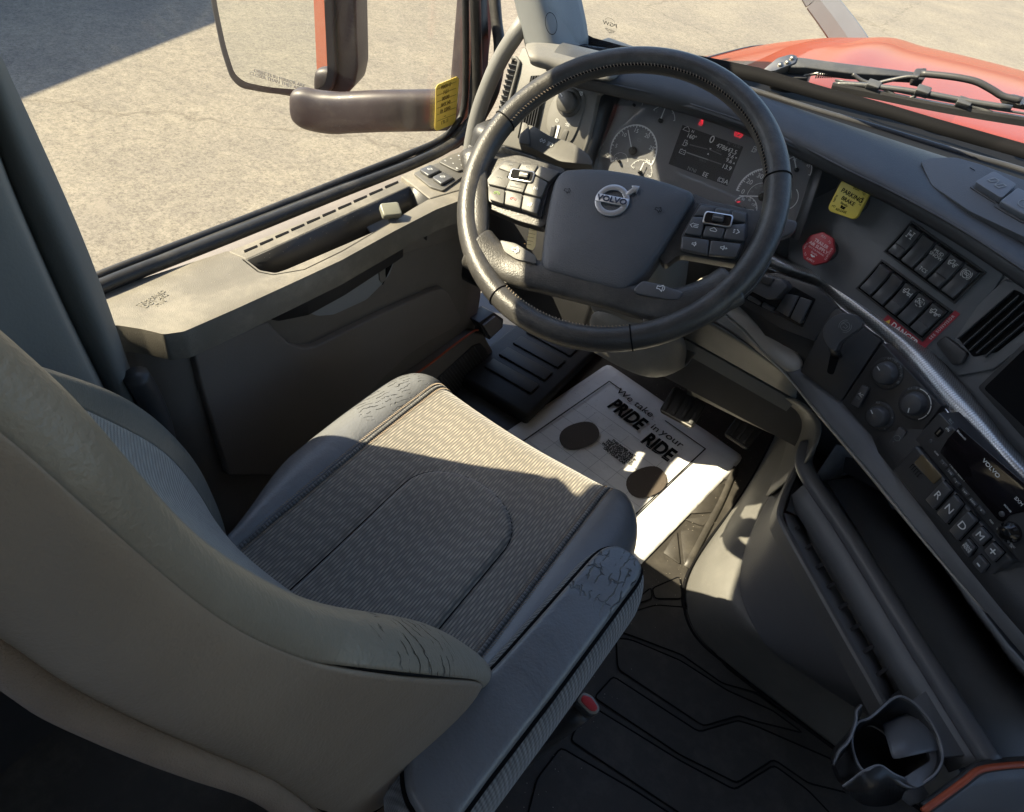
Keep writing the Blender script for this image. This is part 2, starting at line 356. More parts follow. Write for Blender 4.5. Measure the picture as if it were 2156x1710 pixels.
# outside of the cab: side skins seen in the mirror
side = thing('truck_exterior', 'glossy orange red side of the truck cab behind the door', 'truck body', loc=(-.62, -1.4, -.5))
def shadebox(name, a, b, mt, par, bevel=.02): return boxw(name, a, b, mt, par, bevel)
shadebox('side_panel', (-.655, -1.60, -.75), (-.60, -.74, 1.54), PAINT, side)
shadebox('door_skin', (-.650, -.735, -.75), (-.60, .46, .40), PAINT, side)
shadebox('side_fairing', (-.68, -2.6, -1.0), (-.61, -1.2, -.76), PAINT, side)
shadebox('marker_strip', (-.662, -1.45, -.1), (-.656, -1.25, -.02), WHITEP, side, .002)
shadebox('grab_rail', (-.70, -.80, -.2), (-.68, -.77, 1.1), CHROME, side, .008)
# ------------------------------------------------------------ cab shell
cab = thing('cab_shell', 'dark grey cab lining with the left windshield pillar', 'truck cab', loc=(.5, -.6, 0))
RW = -1.50
boxw('roof_panel', (-.60, RW, 1.46), (1.66, .02, 1.50), CARPET, cab)
boxw('rear_wall', (-.60, RW - .04, 0), (1.66, RW, 1.08), CARPET, cab)
boxw('rear_wall', (-.60, RW - .04, 1.38), (1.66, RW, 1.458), CARPET, cab)
boxw('rear_wall', (-.60, RW - .04, 1.082), (-.42, RW, 1.378), CARPET, cab)
boxw('rear_wall', (1.48, RW - .04, 1.082), (1.66, RW, 1.378), CARPET, cab)
boxw('added_rear_glass', (-.419, RW - .022, 1.083), (1.479, RW - .018, 1.377), GLASS, cab)  # unseen window, added so that fill light enters from behind
boxw('rear_side_panel', (-.598, RW, .0), (-.56, -.72, 1.457), CARPET, cab)
boxw('rear_side_panel', (1.62, RW, .0), (1.66, -.72, 1.457), CARPET, cab)
boxw('passenger_door_panel', (1.60, -.719, .0), (1.66, .5, .62), DOORM, cab)
boxw('passenger_door_frame', (1.61, -.719, 1.29), (1.66, .12, 1.457), CARPET, cab)
boxw('passenger_glass', (1.628, -.719, .622), (1.634, .45, 1.288), GLASS, cab)
# left windshield pillar with the round cap
FP = Frame((-.31, .30, .92), yaw=38, tilt=-18)
pil = [Y(1083, -2, .33), Y(1108, 98, .30), Y(1206, 98, .335), Y(1192, 0, .375)]
up = V((.06, -.26, .60))
def pilp(px, py, y): return Y(px, py, y)
B0, B1, B2 = Y(1104, 112, .285), Y(1160, 122, .270), Y(1212, 118, .330)
T0, T1, T2 = Y(1062, -60, .275), Y(1120, -62, .262), Y(1170, -60, .345)
d0, d1, d2 = (T0 - B0), (T1 - B1), (T2 - B2)
dz = 0.62
rows = []
for k in range(9):
    f = k / 8 * (dz / d0.z); rows.append([B0 + d0 * f + V((-.02, .05, 0)), B0 + d0 * f, (B0 + d0 * f) * .62 + (B1 + d1 * f) * .38 + V((.0, -.006, 0)), B1 + d1 * f, (B1 + d1 * f) * .5 + (B2 + d2 * f) * .5 + V((.004, -.004, 0)), B2 + d2 * f, B2 + d2 * f + V((.004, .06, 0))])
PILM = mat('pale grey pillar trim', (0.19, 0.20, 0.205), 0.55, bump=0.3, scale=700, var=0.05)
grid('windshield_pillar', rows, PILM, cab, sub=2, solid=.004, off=-1)
# round screw cap on the pillar
e1 = (B2 + d2 * .45) - (B1 + d1 * .45); e2 = d1; nn = e1.cross(e2).normalized(); nn = nn if nn.y < 0 else -nn
fc = Frame((0, 0, 0)); fc.o = hit(1160, 50, (B1 + B2) / 2 + V((0, -.002, 0)), nn); fc.n = nn; fc.u = e1.normalized(); fc.v = nn.cross(fc.u)
strokes(fc, [arc(0, 0, .0165, 0, 360, 32)], .0010, BLACKP, cab, 'pillar_cap_gap', n=.0004)
# dark window seals around pillar foot
tube('door_opening_seal', [Y(1035, -70, .40), Y(1045, 40, .39), Y(1052, 110, .37), Y(1040, 190, .34), Y(1010, 250, .32)], .012, RUBBER, cab, 10)
boxw('body_pillar', (-.60, .40, .2), (-.545, .47, 1.457), PAINTD, cab, .01)

# ------------------------------------------------------------ windshield
W0 = [Z(1197, 82, .868), Z(1240, 98, .867), Z(1350, 109, .866), Z(1480, 127, .866), Z(1597, 149, .866), Z(1737, 188, .866), Z(1970, 251, .868), Z(2156, 303, .870), Z(2500, 395, .872)]
W0 = [W0[0] + V((-.02, -.03, .01))] + W0 + [V((1.25, W0[-1].y - .02, .872)), V((1.58, W0[-1].y - .18, .872))]
up = V((0, -.44, .60))
wind = thing('windshield', 'clear windshield above the dash with small etched maker mark', 'windshield', loc=tuple(W0[5]))
rows = [[p + up * t + V((0, .03 * math.sin(t * math.pi), 0)) for p in spl(W0, 4)] for t in (0, .25, .5, .75, 1.0)]
grid('windshield_glass', rows, WGLASS, wind, sub=0, solid=.004)
fr_hi = [Y(x, y, .40) for x, y in [(1190, -60), (1194, 10), (1197, 45), (1211, 61), (1250, 80), (1312, 97), (1386, 107), (1480, 119), (1597, 143), (1737, 184), (1870, 220), (1970, 250), (2156, 303), (2330, 360)]]
fr_lo = [Y(x, y, .39) for x, y in [(1186, -60), (1188, 20), (1192, 70), (1203, 100), (1249, 119), (1310, 126), (1386, 135), (1480, 150), (1597, 175), (1737, 215), (1870, 250), (1970, 282), (2156, 335), (2330, 395)]]
grid('black_glass_border', [fr_hi, fr_lo], BLACKP, wind, sub=0, solid=.002)
fpg = Frame((0, 0, 0)); fpg.n = V((0, -.6, -.44)).normalized() * 1.0; fpg.u = V((1, .08, 0)).normalized(); fpg.v = fpg.n.cross(fpg.u); fpg.o = hit(1284, 52, W0[4] + V((0, -.012, 0)), fpg.n)
if fpg.v.z < 0: fpg.v = -fpg.v
ETCH = mat('dark glass etching', (.10, .10, .09), .6)
fpg2 = Frame((0, 0, 0)); fpg2.o, fpg2.u, fpg2.v, fpg2.n = fpg.o, -fpg.u, fpg.v, (-fpg.u).cross(fpg.v)
text(fpg2, 'PGW', .0135, ETCH, wind, 0, 0, name='etching')
text(fpg2, 'LAMINATED\nDOT AS1\nM56', .0042, ETCH, wind, 0, -.017, name='etching')
strokes(fpg2, [arc(0, .004, .011, 20, 160, 8)], .0006, ETCH, wind, name='etching')

# ------------------------------------------------------------ cab floor, rubber mat
fl = boxw('cab_floor', (-.60, -1.54, -.05), (1.66, 1.0, -.004), BLACK); tag(fl, kind='structure')
boxw('firewall', (-.60, .93, -.05), (1.66, .98, .62), BLACK, cab)
matm = mat('dusty black rubber mat', (0.044, 0.040, 0.035), 0.5, bump=0.35, scale=60, var=0.14, vscale=30, dust=0.10)
rm = thing('rubber_floor_mat', 'black rubber cab floor mat with moulded hexagon tread', 'floor mat', loc=(.1, .2, 0))
boxw('mat_sheet', (-.36, -1.3, -.004), (.385, .80, .003), matm, rm)
boxw('mat_sheet', (.385, -1.3, -.0036), (1.1, -.034, .0034), matm, rm)
FF = Frame((0, 0, .003)); FF.u, FF.v, FF.n = V((1, 0, 0)), V((0, 1, 0)), V((0, 0, 1))
# moulded pads that leave grooves between them (outlines measured in the photo)
pads = [[(1380, 1275), (1445, 1280), (1468, 1335), (1530, 1408), (1600, 1462), (1520, 1440), (1435, 1380), (1330, 1340), (1300, 1330), (1330, 1290)],
        [(1296, 1345), (1328, 1348), (1432, 1392), (1530, 1455), (1625, 1497), (1690, 1545), (1590, 1520), (1555, 1508), (1480, 1530), (1300, 1410)],
        [(1290, 1425), (1470, 1542), (1553, 1518), (1590, 1530), (1750, 1600), (1860, 1690), (1700, 1650), (1628, 1600), (1550, 1650), (1430, 1590), (1250, 1470)],
        [(1236, 1482), (1430, 1602), (1545, 1664), (1628, 1612), (1700, 1665), (1790, 1760), (1500, 1760), (1350, 1660), (1200, 1560)],
        [(1180, 1575), (1340, 1668), (1480, 1760), (1100, 1760), (1130, 1640)],
        [(1372, 1240), (1430, 1215), (1436, 1262), (1378, 1262)], [(1320, 1280), (1370, 1238), (1372, 1262)]]
for p in pads:
    o_ = roundpoly([FF.p(*q) for q in p], .008, 2)
    prism('tread_pad', FF, o_, .0, .0030, matm, rm)
    sweep('tread_groove', [FF.w(a, b, .0030) for a, b in o_], circ(.0016, 5, .0006), BLACKP, rm, close=True)
for k in range(6):   # rough lozenge treads in the sunny part beside the paper
    pass
tri = [[(1500, 990), (1556, 1003), (1538, 1012), (1500, 1010)], [(1470, 1040), (1490, 1022), (1530, 1020), (1500, 1080), (1452, 1083)], [(1440, 1095), (1500, 1088), (1520, 1060), (1480, 1110)], [(1432, 1118), (1488, 1110), (1470, 1150), (1440, 1190)], [(1395, 1165), (1425, 1120), (1432, 1190)]]
for p in tri: prism('tread_pad', FF, roundpoly([FF.p(*q) for q in p], .006, 2), .0, .0035, matm, rm, bevel=.0008, seg=1)
sweep('mat_edge', spl([Z(1548, 985, .004), Z(1520, 1052, .004), Z(1490, 1110, .004), Z(1445, 1195, .004)], 5), circ(.009, 8, .005), matm, rm)
# ribbed foot well left of the paper
FOOT = mat('dark foot rest rubber', (.018, .018, .018), .6, bump=.3, scale=100, var=.2)
boxw('foot_rest', (-.40, .26, .0), (-.16, .90, .040), FOOT, rm, .01)
for k in range(7):
    y = .33 + .07 * k
    boxw('foot_rest_rib', (-.355, y, .0395), (-.20, y + .045, .046), FOOT, rm, .003)

# ------------------------------------------------------------ printed paper mat
pm = thing('paper_floor_mat', 'white printed paper floor mat lying under the steering wheel', 'paper mat', loc=(.08, .35, .004))
FPp = Frame((.085, .36, .0065)); FPp.n = V((0, 0, 1))
a, b = Z(1282, 805, .0065), Z(1484, 947, .0065); FPp.u = (b - a).normalized(); FPp.v = FPp.n.cross(FPp.u)
cor = [FPp.p(*q) for q in [(1262, 745), (1580, 935)]]
tl, tr = FPp.p(1282, 805), FPp.p(1484, 947)
fw_ = tr[0] - tl[0]; mg = .052
xl, xr = tl[0] - mg, tr[0] + mg + .035; yt = max(tl[1], tr[1]) + .060; yb = yt - .62
rows = []
for j in range(15):
    row = []
    for i in range(21):
        u = xl + (xr - xl) * i / 20; v = yt + (yb - yt) * j / 14
        h = .0022 * mn.noise(V((u * 13, v * 13, 3))) + (.004 if j == 0 else 0); row.append(FPp.w(u, v, h))
    rows.append(row)
grid('paper_sheet', rows, PAPER, pm, sub=1, solid=.0004, off=0)
FPp = FPp.sub(0, 0, .0032)
xc_, ytop = (tl[0] + tr[0]) / 2, tl[1]
ff = yb + .06
L_ = [[(xl + mg + .045, ytop), (xl + mg, ytop), (xl + mg, ff), (xr - mg - .035, ff), (xr - mg - .035, ytop), (xr - mg - .165, ytop)]]
strokes(FPp, L_, .0032, BLACKP, pm, 'printed_border')
def pt(px, py): return FPp.p(px, py)
u0, v0 = pt(1337, 848); text(FPp, 'We take', .036, BLACKP, pm, u0, v0, rot=-2)
u0, v0 = pt(1320, 873); text(FPp, 'PRIDE', .070, BLACKP, pm, u0, v0, sx=.60, bold=.0028, rot=-2)
u0, v0 = pt(1380, 902); text(FPp, 'in', .034, BLACKP, pm, u0, v0)
u0, v0 = pt(1415, 924); text(FPp, 'your', .036, BLACKP, pm, u0, v0)
u0, v0 = pt(1386, 942); text(FPp, 'RIDE', .070, BLACKP, pm, u0, v0, sx=.60, bold=.0028)
u0, v0 = pt(1303, 952); text(FPp, 'THIS PAPER MAT\nWAS USED TO KEEP\nTHE FLOOR CLEAN\nWHILE WE WORKED\nON YOUR CAR', .0118, BLACKP, pm, u0, v0, bold=.0004, sx=.85)
OVAL = mat('brown black print', (.085, .068, .055), .8, var=.15)
for q in ((1223, 915), (1364, 1012)):
    u0, v0 = pt(*q)
    sole = [(u0 + (.040 + .004 * math.sin(2 * a)) * math.cos(a), v0 - .006 + .064 * math.sin(a)) for a in [2 * math.pi * i / 28 for i in range(28)]]
    prism('shoe_print', FPp, sole, .0008, .0012, OVAL, pm)
    prism('shoe_print', FPp, rrect(.062, .05, .022, cx=u0, cy=v0 - .155), .0008, .0012, OVAL, pm)
gl = []
GRIDP = mat('pale grid print', (.42, .42, .43), .7)
for k in range(6):
    gl.append([(xl + mg, ytop - .125 - .046 * k), (xr - mg - .035, ytop - .125 - .046 * k + .01)])
for k in range(5): gl.append([(xl + mg + .055 * (k + 1), ytop - .13), (xl + mg + .055 * (k + 1), ytop - .36)])
strokes(FPp, gl, .0008, GRIDP, pm, 'printed_grid')
# ------------------------------------------------------------ dashboard
dash = thing('dashboard', 'charcoal wraparound dashboard curving round the driver seat', 'dashboard', loc=(.3, .25, .6))
FS = Frame((.412, .235, .787), yaw=-22.4, tilt=16.7)                 # right instrument panel
FK = Frame((0.03, .262, .785), yaw=-1, tilt=22)                        # gauge cluster
FG = Frame((.579, -.023, .602), yaw=-43.3, tilt=0.4)                 # gear key pad and radio
ext = lambda L, *q: L + [V(p) for p in q]
# top pad: windshield edge, groove, crest, lower edge
def zs(pts, z): return [Z(x, y, z) for x, y in pts]
c6 = [(1200, 86), (1350, 114), (1480, 132), (1597, 155), (1737, 195), (1870, 230), (1970, 259), (2070, 287), (2156, 312), (2330, 372)]
c5 = [(1190, 101), (1330, 133), (1450, 170), (1560, 199), (1700, 246), (1830, 286), (1930, 318), (2040, 352), (2140, 378), (2330, 440)]
c2 = [(1150, 147), (1282, 177), (1400, 203), (1500, 232), (1640, 285), (1787, 360), (1870, 400), (1970, 453), (2070, 513), (2200, 600)]
A6, A5, A2 = zs(c6, .864), zs(c5, .872), zs(c2, .858)
def mid(a, b, f, h): return [p * (1 - f) + q * f + V((0, 0, h)) for p, q in zip(a, b)]
def lerp_(a, b, f): return [p.lerp(q, f) for p, q in zip(a, b)]
def endr(L, n=2):
    q = L[-1]; return L + [V((q.x + .2, q.y - .16, q.z)), V((q.x + .36, q.y - .20, q.z))]
seal_in = mid(A6, A5, .55, -.010)
rows = [endr(r) for r in ([p + V((0, .06, -.02)) for p in A6], A6, mid(A6, A5, .2, -.012), mid(A6, A5, .8, -.012), A5)]
grid('windshield_gasket', rows, BLACKP, dash, sub=1, solid=.003)
tube('gasket_bead', mid(A6, A5, .55, -.008), .0055, BLACK, dash, 8, 4)
rows = [endr(r) for r in (mid(A6, A5, .97, -.006), A5, mid(A5, A2, .15, .012), mid(A5, A2, .5, .018), mid(A5, A2, .85, .010), A2, [p + V((-.0, .012, -.018)) for p in A2])]
grid('dash_top_pad', rows, DASH, dash, sub=2, solid=.003)
tube('pad_seam', A2, .0018, BLACK, dash, 6, 4)
# right instrument face under the pad
c3 = [(1560, 520), (1610, 540), (1667, 570), (1720, 587), (1770, 617), (1820, 657), (1870, 693), (1937, 740), (2003, 810), (2070, 890), (2156, 997)]
A3 = zs(c3, .685)
def onS(px, py): return FS.ps([(px, py)])[0]
face = [(1737, 346), (1787, 362), (1870, 402), (1970, 455), (2070, 515), (2130, 548), (2100, 600), (1990, 778), (1937, 738), (1870, 691), (1820, 655), (1770, 615), (1715, 583), (1655, 560), (1664, 480), (1706, 380)]
prism('instrument_face', FS, [FS.p(*q) for q in face], -.02, 0, DASHF, dash, bevel=.002)
prism('instrument_face', FS, [FS.p(*q, -.012) for q in [(1700, 318), (1742, 342), (1730, 480), (1665, 570), (1618, 545), (1660, 480)]], -.03, -.012, DASHF, dash, bevel=.002)
# far face that carries the round vent
FV = Frame(tuple(FS.w(*FS.p(2060, 560))), yaw=-38, tilt=14)
v0 = hit(2110, 575, FS.o, FS.n)
FV.o = v0
vf = [(2085, 545), (2240, 640), (2330, 1200), (2156, 997), (2070, 890), (2003, 810), (1975, 770)]
prism('vent_face', FV, [FV.p(*q, -.004) for q in vf], -.03, -.004, DASHF, dash, bevel=.002)
# silver strip
c4 = [(1560, 530), (1590, 548), (1634, 570), (1720, 600), (1770, 647), (1820, 683), (1870, 727), (1920, 777), (1984, 853), (2037, 910), (2156, 1043)]
TRIM = bpy.data.materials.new('silver checker plate trim'); TRIM.use_nodes = True
t = TRIM.node_tree; N = t.nodes; L = t.links; b = N['Principled BSDF']; b.inputs['Metallic'].default_value = .85; b.inputs['Roughness'].default_value = .34
tc = N.new('ShaderNodeTexCoord'); mp = N.new('ShaderNodeMapping'); mp.inputs['Rotation'].default_value = (0, 0, .785); mp.inputs['Scale'].default_value = (520, 520, 520)
ck = N.new('ShaderNodeTexChecker'); ck.inputs['Scale'].default_value = 1; L.new(tc.outputs['Object'], mp.inputs[0]); L.new(mp.outputs[0], ck.inputs[0])
ck.inputs[1].default_value = (.52, .53, .54, 1); ck.inputs[2].default_value = (.30, .305, .31, 1); L.new(ck.outputs[0], b.inputs[0])
bp = N.new('ShaderNodeBump'); bp.inputs['Distance'].default_value = .0005; bp.inputs['Strength'].default_value = .6; L.new(ck.outputs[1], bp.inputs['Height']); L.new(bp.outputs[0], b.inputs['Normal'])
A4 = zs(c4, .668)
rows = [spl(endr(r), 3) for r in ([p + V((.0, .02, .002)) for p in A3], [p + V((0, 0, .003)) for p in A3], [p * .5 + q * .5 + V((0, -.002, .006)) for p, q in zip(A3, A4)], [p + V((0, -.0, .0)) for p in A4], [p + V((.006, .01, -.006)) for p in A4])]
grid('silver_trim_strip', rows, TRIM, dash, sub=1, solid=.002)
tube('trim_edge', [p + V((0, 0, -.001)) for p in A4], .0016, CHROME, dash, 6, 4)
A3l = zs([(1040, 303), (1100, 322), (1182, 350), (1260, 378)], .688); A4l = zs([(1030, 312), (1095, 333), (1178, 362), (1256, 392)], .672)
grid('silver_trim_strip', [A3l, mid(A3l, A4l, .5, .004), A4l, [p + V((0, .01, -.01)) for p in A4l]], TRIM, dash, sub=1, solid=.002)
# lower panel under the strip
c7 = [(1490, 580), (1520, 600), (1560, 640), (1600, 680), (1640, 742), (1677, 783), (1770, 849), (1830, 920), (1888, 990), (1980, 1112), (2077, 1245)]
zz7 = [.60, .59, .58, .57, .555, .545, .55, .56, .570, .573, .576]
A7 = [Z(x, y, z) for (x, y), z in zip(c7, zz7)]
zz8 = [.58, .57, .56, .545, .53, .522, .520, .525, .535, .54, .545]
rows = [endr(r) for r in ([p + V((.004, .008, -.004)) for p in A4], mid(A4, A7, .5, 0), A7)]
low = grid('lower_dash_panel', rows, BLACK, dash, sub=1, solid=.01)
# rounded lip below it, pale colour stands in for the light on it
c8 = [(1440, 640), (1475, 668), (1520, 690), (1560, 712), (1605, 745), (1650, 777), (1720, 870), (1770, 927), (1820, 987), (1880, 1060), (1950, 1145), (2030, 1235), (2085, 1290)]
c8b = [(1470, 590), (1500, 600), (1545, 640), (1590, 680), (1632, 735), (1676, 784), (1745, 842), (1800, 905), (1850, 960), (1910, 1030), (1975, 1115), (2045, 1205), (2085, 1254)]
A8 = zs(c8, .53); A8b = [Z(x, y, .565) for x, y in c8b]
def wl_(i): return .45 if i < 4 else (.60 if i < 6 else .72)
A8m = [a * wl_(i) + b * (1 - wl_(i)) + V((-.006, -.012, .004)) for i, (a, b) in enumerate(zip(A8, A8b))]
lt = [[p + V((.01, .02, .01)) for p in A8b], A8b, lerp_(A8b, A8m, .6), [p + V((.0005, .001, .001)) for p in A8m]]
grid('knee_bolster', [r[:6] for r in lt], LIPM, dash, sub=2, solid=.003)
grid('lip_top', [endr(r[5:]) for r in lt], DASHF, dash, sub=2, solid=.003)  # shade on the upper lip put in as darker plastic
rows = [A8m, lerp_(A8m, A8, .55), A8, [p + V((.012, .03, -.012)) for p in A8], [p + V((.03, .08, -.02)) for p in A8]]
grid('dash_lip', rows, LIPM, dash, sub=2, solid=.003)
boxw('dash_core', (-.30, .33, .30), (1.6, .52, .845), BLACK, dash)
boxw('binnacle_back', (-.33, .312, .62), (.24, .329, .846), BLACK, dash)
# knee panel left and right of the column
KN = [Z(1446, 694, .47), Z(1520, 735, .46), Z(1600, 780, .45), Z(1682, 826, .44)]
KN2 = [Z(1440, 640, .55), Z(1520, 690, .54), Z(1600, 740, .53), Z(1660, 790, .52)]
grid('knee_panel', [KN2, mid(KN2, KN, .5, .006), KN, [p + V((.0, .0, -.03)) for p in KN], [p + V((.01, .10, -.035)) for p in KN]], GREY, dash, sub=1, solid=.003)
sweep('knee_rail', [p + V((0, .03, -.045)) for p in spl(KN, 3)], [(-.02, -.015), (.02, -.015), (.02, .015), (-.02, .015)], GREY, dash, smooth=False)
grid('knee_panel', [zs([(1440, 735), (1560, 800), (1700, 880)], .37), zs([(1450, 800), (1560, 850), (1690, 905)], .30), zs([(1460, 830), (1560, 880), (1680, 935)], .22)], GREY, dash, sub=0)
# steering column cowl
FCo = Frame((0, .0, .6), 0, 0)
colu = thing('steering_column', 'grey steering column shroud beneath the steering wheel', 'steering column', loc=(0, .12, .5))
ax = V((0, -math.sin(R(39.56)), math.cos(R(39.56))))
def ring(c, w_, h_, k=16, sq=.75, vdir=V((0, math.cos(R(39.56)), math.sin(R(39.56))))):
    out = []
    for i in range(k):
        a = 2 * math.pi * i / k; x = math.copysign(abs(math.cos(a)) ** sq, math.cos(a)) * w_; y = math.copysign(abs(math.sin(a)) ** sq, math.sin(a)) * h_
        out.append(c + V((x, 0, 0)) + vdir * y)
    return out
cc = V((.015, .0, .8))
rows = [ring(cc - ax * .05, .065, .06), ring(cc - ax * .07, .08, .075), ring(cc - ax * .16 + V((0, .01, 0)), .085, .08), ring(cc - ax * .26 + V((.01, .0, -.02)), .080, .085), ring(cc - ax * .34 + V((.01, .02, -.035)), .066, .09), ring(cc - ax * .40 + V((.01, .04, -.05)), .05, .07)]
grid('column_shroud', rows, GREY, colu, sub=1, solid=.003, close=True)
grid('column_shroud', [zs([(1235, 640), (1300, 665), (1380, 690), (1455, 705)], .56), zs([(1248, 738), (1310, 772), (1385, 803), (1436, 765)], .45), zs([(1256, 745), (1312, 782), (1384, 806), (1440, 775)], .42), [p + V((0, .12, 0)) for p in zs([(1256, 745), (1312, 782), (1384, 806), (1440, 775)], .42)]], GREY, colu, sub=2, solid=.004)
# ------------------------------------------------------------ steering wheel
sw = thing('steering_wheel', 'large black leather steering wheel with button pads and silver maker badge', 'steering wheel', loc=(0, 0, .8))
FW_ = Frame((0, 0, .8), 0, 90 - 39.56)
# rim
Rm, rt = .2128, .0170
def wheel_pt(a, r=Rm, n=0): return FW_.w(r * math.cos(a), r * math.sin(a), n)
path = [wheel_pt(2 * math.pi * i / 96) for i in range(96)]
sweep('rim', path, circ(rt, 18, rt * 1.08), LEATHER, sw, close=True, up=lambda p, t: FW_.n)
def angpx(px, py):
    a, b = FW_.p(px, py); return math.atan2(b, a)
for q in ((1068, 258), (1652, 375), (1054, 620), (1330, 718)):      # seams across the rim
    a = angpx(*q); c0 = wheel_pt(a); rad = (c0 - FW_.o).normalized()
    fr = Frame((0, 0, 0)); fr.o = c0; fr.n = FW_.n.cross(rad); fr.u = rad; fr.v = fr.n.cross(fr.u)
    sweep('rim_seam', [fr.w((rt + .0003) * math.cos(x), (rt * 1.08 + .0003) * math.sin(x)) for x in [2 * math.pi * i / 24 for i in range(24)]], circ(.0011, 6), BLACKP, sw, close=True, up=lambda p, t: fr.n)
# stitching along the inside of the rim
def stitches(a0, a1, nm, mt):
    vs = []; fs = []; k = int(abs(a1 - a0) * Rm / .0052)
    for i in range(k):
        a = a0 + (a1 - a0) * (i + .5) / k; r = Rm - rt * .82; h = rt * .62
        c0 = wheel_pt(a, r, h); rad = (wheel_pt(a) - FW_.o).normalized(); tg = FW_.n.cross(rad)
        d = (rad * .8 + tg * .35 - FW_.n * -.35).normalized() * .0030; s = tg * .0007; o_ = (FW_.n * .8 - rad * .6).normalized() * .0009
        b = len(vs); vs += [c0 - d - s, c0 - d + s, c0 + d + s, c0 + d - s, c0 - d * .6 + o_, c0 + d * .6 + o_]
        fs += [(b, b + 1, b + 4), (b + 1, b + 2, b + 5, b + 4), (b + 2, b + 3, b + 5), (b + 3, b, b + 4, b + 5), (b, b + 3, b + 2, b + 1)]
    o = raw('stitching', vs, fs, mt, sw); o['kind'] = 'stuff'
a_l, a_r, b_l, b_r = angpx(1068, 258), angpx(1652, 375), angpx(1054, 620), angpx(1330, 718)
stitches(a_r, a_l, 'stitching', STITCH)
stitches(b_l, b_r, 'stitching', STITCH)
vg = [wheel_pt(a_r + (a_l - a_r) * i / 60, Rm - rt * .86, rt * .55) for i in range(61)]
sweep('rim_groove', vg, circ(.0012, 6), BLACKP, sw)
ru, rv = FW_.p(1259, 415); su, sv = FW_.p(1319, 427); rot = math.degrees(math.atan2(sv - rv, su - ru))
# back plate joining hub and spokes
hubo = [(1184, 353), (1230, 350), (1276, 352), (1330, 360), (1374, 370), (1420, 384), (1460, 399), (1464, 412), (1428, 470), (1391, 528), (1356, 575), (1326, 605), (1305, 613), (1225, 593), (1144, 570), (1135, 556), (1139, 515), (1144, 478), (1150, 440), (1157, 406), (1166, 372)]
def hp(pts, n=0): return [FW_.p(x, y, n) for x, y in pts]
rows = []
core = roundpoly(hp(hubo, .012), .010, 3)
cu = sum(p[0] for p in core) / len(core); cv = sum(p[1] for p in core) / len(core)
def ringh(s, n): return [FW_.w(cu + (a - cu) * s, cv + (b - cv) * s, n) for a, b in core]
rows = [ringh(.97, -.035), ringh(1.0, -.030), ringh(1.005, -.008), ringh(.998, .002), ringh(.975, .0085), ringh(.93, .0115), ringh(.72, .0145), ringh(.4, .0158), ringh(.12, .0160)]
o = grid('horn_pad', rows, HUBM, sw, sub=1, solid=0, close=True)
me = o.data; k = len(core); bm = bmesh.new(); bm.from_mesh(me); bm.verts.ensure_lookup_table(); bm.faces.new([bm.verts[(len(rows) - 1) * k + i] for i in range(k)][::-1]); bmesh.ops.recalc_face_normals(bm, faces=bm.faces); bm.to_mesh(me); bm.free()
hn = .0168
# badge: silver ring with an arrow and a bar carrying the name
fb = FW_.at(1289, 423, hn).sub(0, 0, 0, rot)
BAD = mat('badge silver', (.55, .57, .60), .35, metal=.9, bump=.1, scale=200)
def ringmesh(name, fr, r0, r1, n0, n1, mt, par, k=40):
    vs = []; fs = []
    for i in range(k):
        a = 2 * math.pi * i / k; c, s = math.cos(a), math.sin(a)
        vs += [fr.w(r1 * c, r1 * s, n0), fr.w(r1 * c, r1 * s, n1), fr.w(r0 * c, r0 * s, n1), fr.w(r0 * c, r0 * s, n0)]
    for i in range(k):
        j = (i + 1) % k
        for q in range(4): fs.append((i * 4 + q, j * 4 + q, j * 4 + (q + 1) % 4, i * 4 + (q + 1) % 4))
    return raw(name, vs, fs, mt, par, bevel=.0005, seg=2)
ringmesh('badge_ring', fb, .0155, .0235, -.001, .0022, BAD, sw)
prism('badge_bar', fb, rrect(.0455, .0115, .001), -.001, .0030, BAD, sw, bevel=.0004)
text(fb, 'VOLVO', .0112, mat('badge blue black print', (.03, .04, .07), .5), sw, 0, -.0003, n=.0034, sx=1.12, bold=.00035)
prism('badge_arrow', fb, [(.0150, .0135), (.0185, .0105), (.0262, .0185), (.0285, .0165), (.0300, .0275), (.0190, .0262), (.0215, .0240)], -.001, .0024, BAD, sw, bevel=.0003)
horn = [[(-.006, .002), (-.002, .002), (.002, .005), (.002, -.005), (-.002, -.002), (-.006, -.002), (-.006, .002)], arc(0, 0, .005, -40, 40, 4)]
for q in ((1195, 402), (1387, 442)): strokes(FW_.at(*q, hn - .001), horn, .0006, BLACKP, sw, s=.8, rot=rot - 8)
# lower spoke bar
sb = [(1000, 520), (1035, 545), (1085, 570), (1150, 585), (1225, 603), (1300, 622), (1360, 640), (1420, 645), (1490, 628), (1548, 596)]
pathb = spl([FW_.w(*FW_.p(x, y, -.004), -.004) for x, y in sb], 5)
ns = len(pathb); scl = [1.5 - .5 * min(1, i / 8) if i < 8 else (1.0 if i < ns - 16 else 1.0 + .30 * (i - ns + 16) / 16) for i in range(ns)]
sweep('lower_spoke', pathb, [(-.020, -.012), (.020, -.012), (.024, -.002), (.021, .008), (.010, .013), (-.010, .013), (-.021, .008), (-.024, -.002)], LEATHER, sw, up=lambda p, t: FW_.n, scale=scl, sub=2)
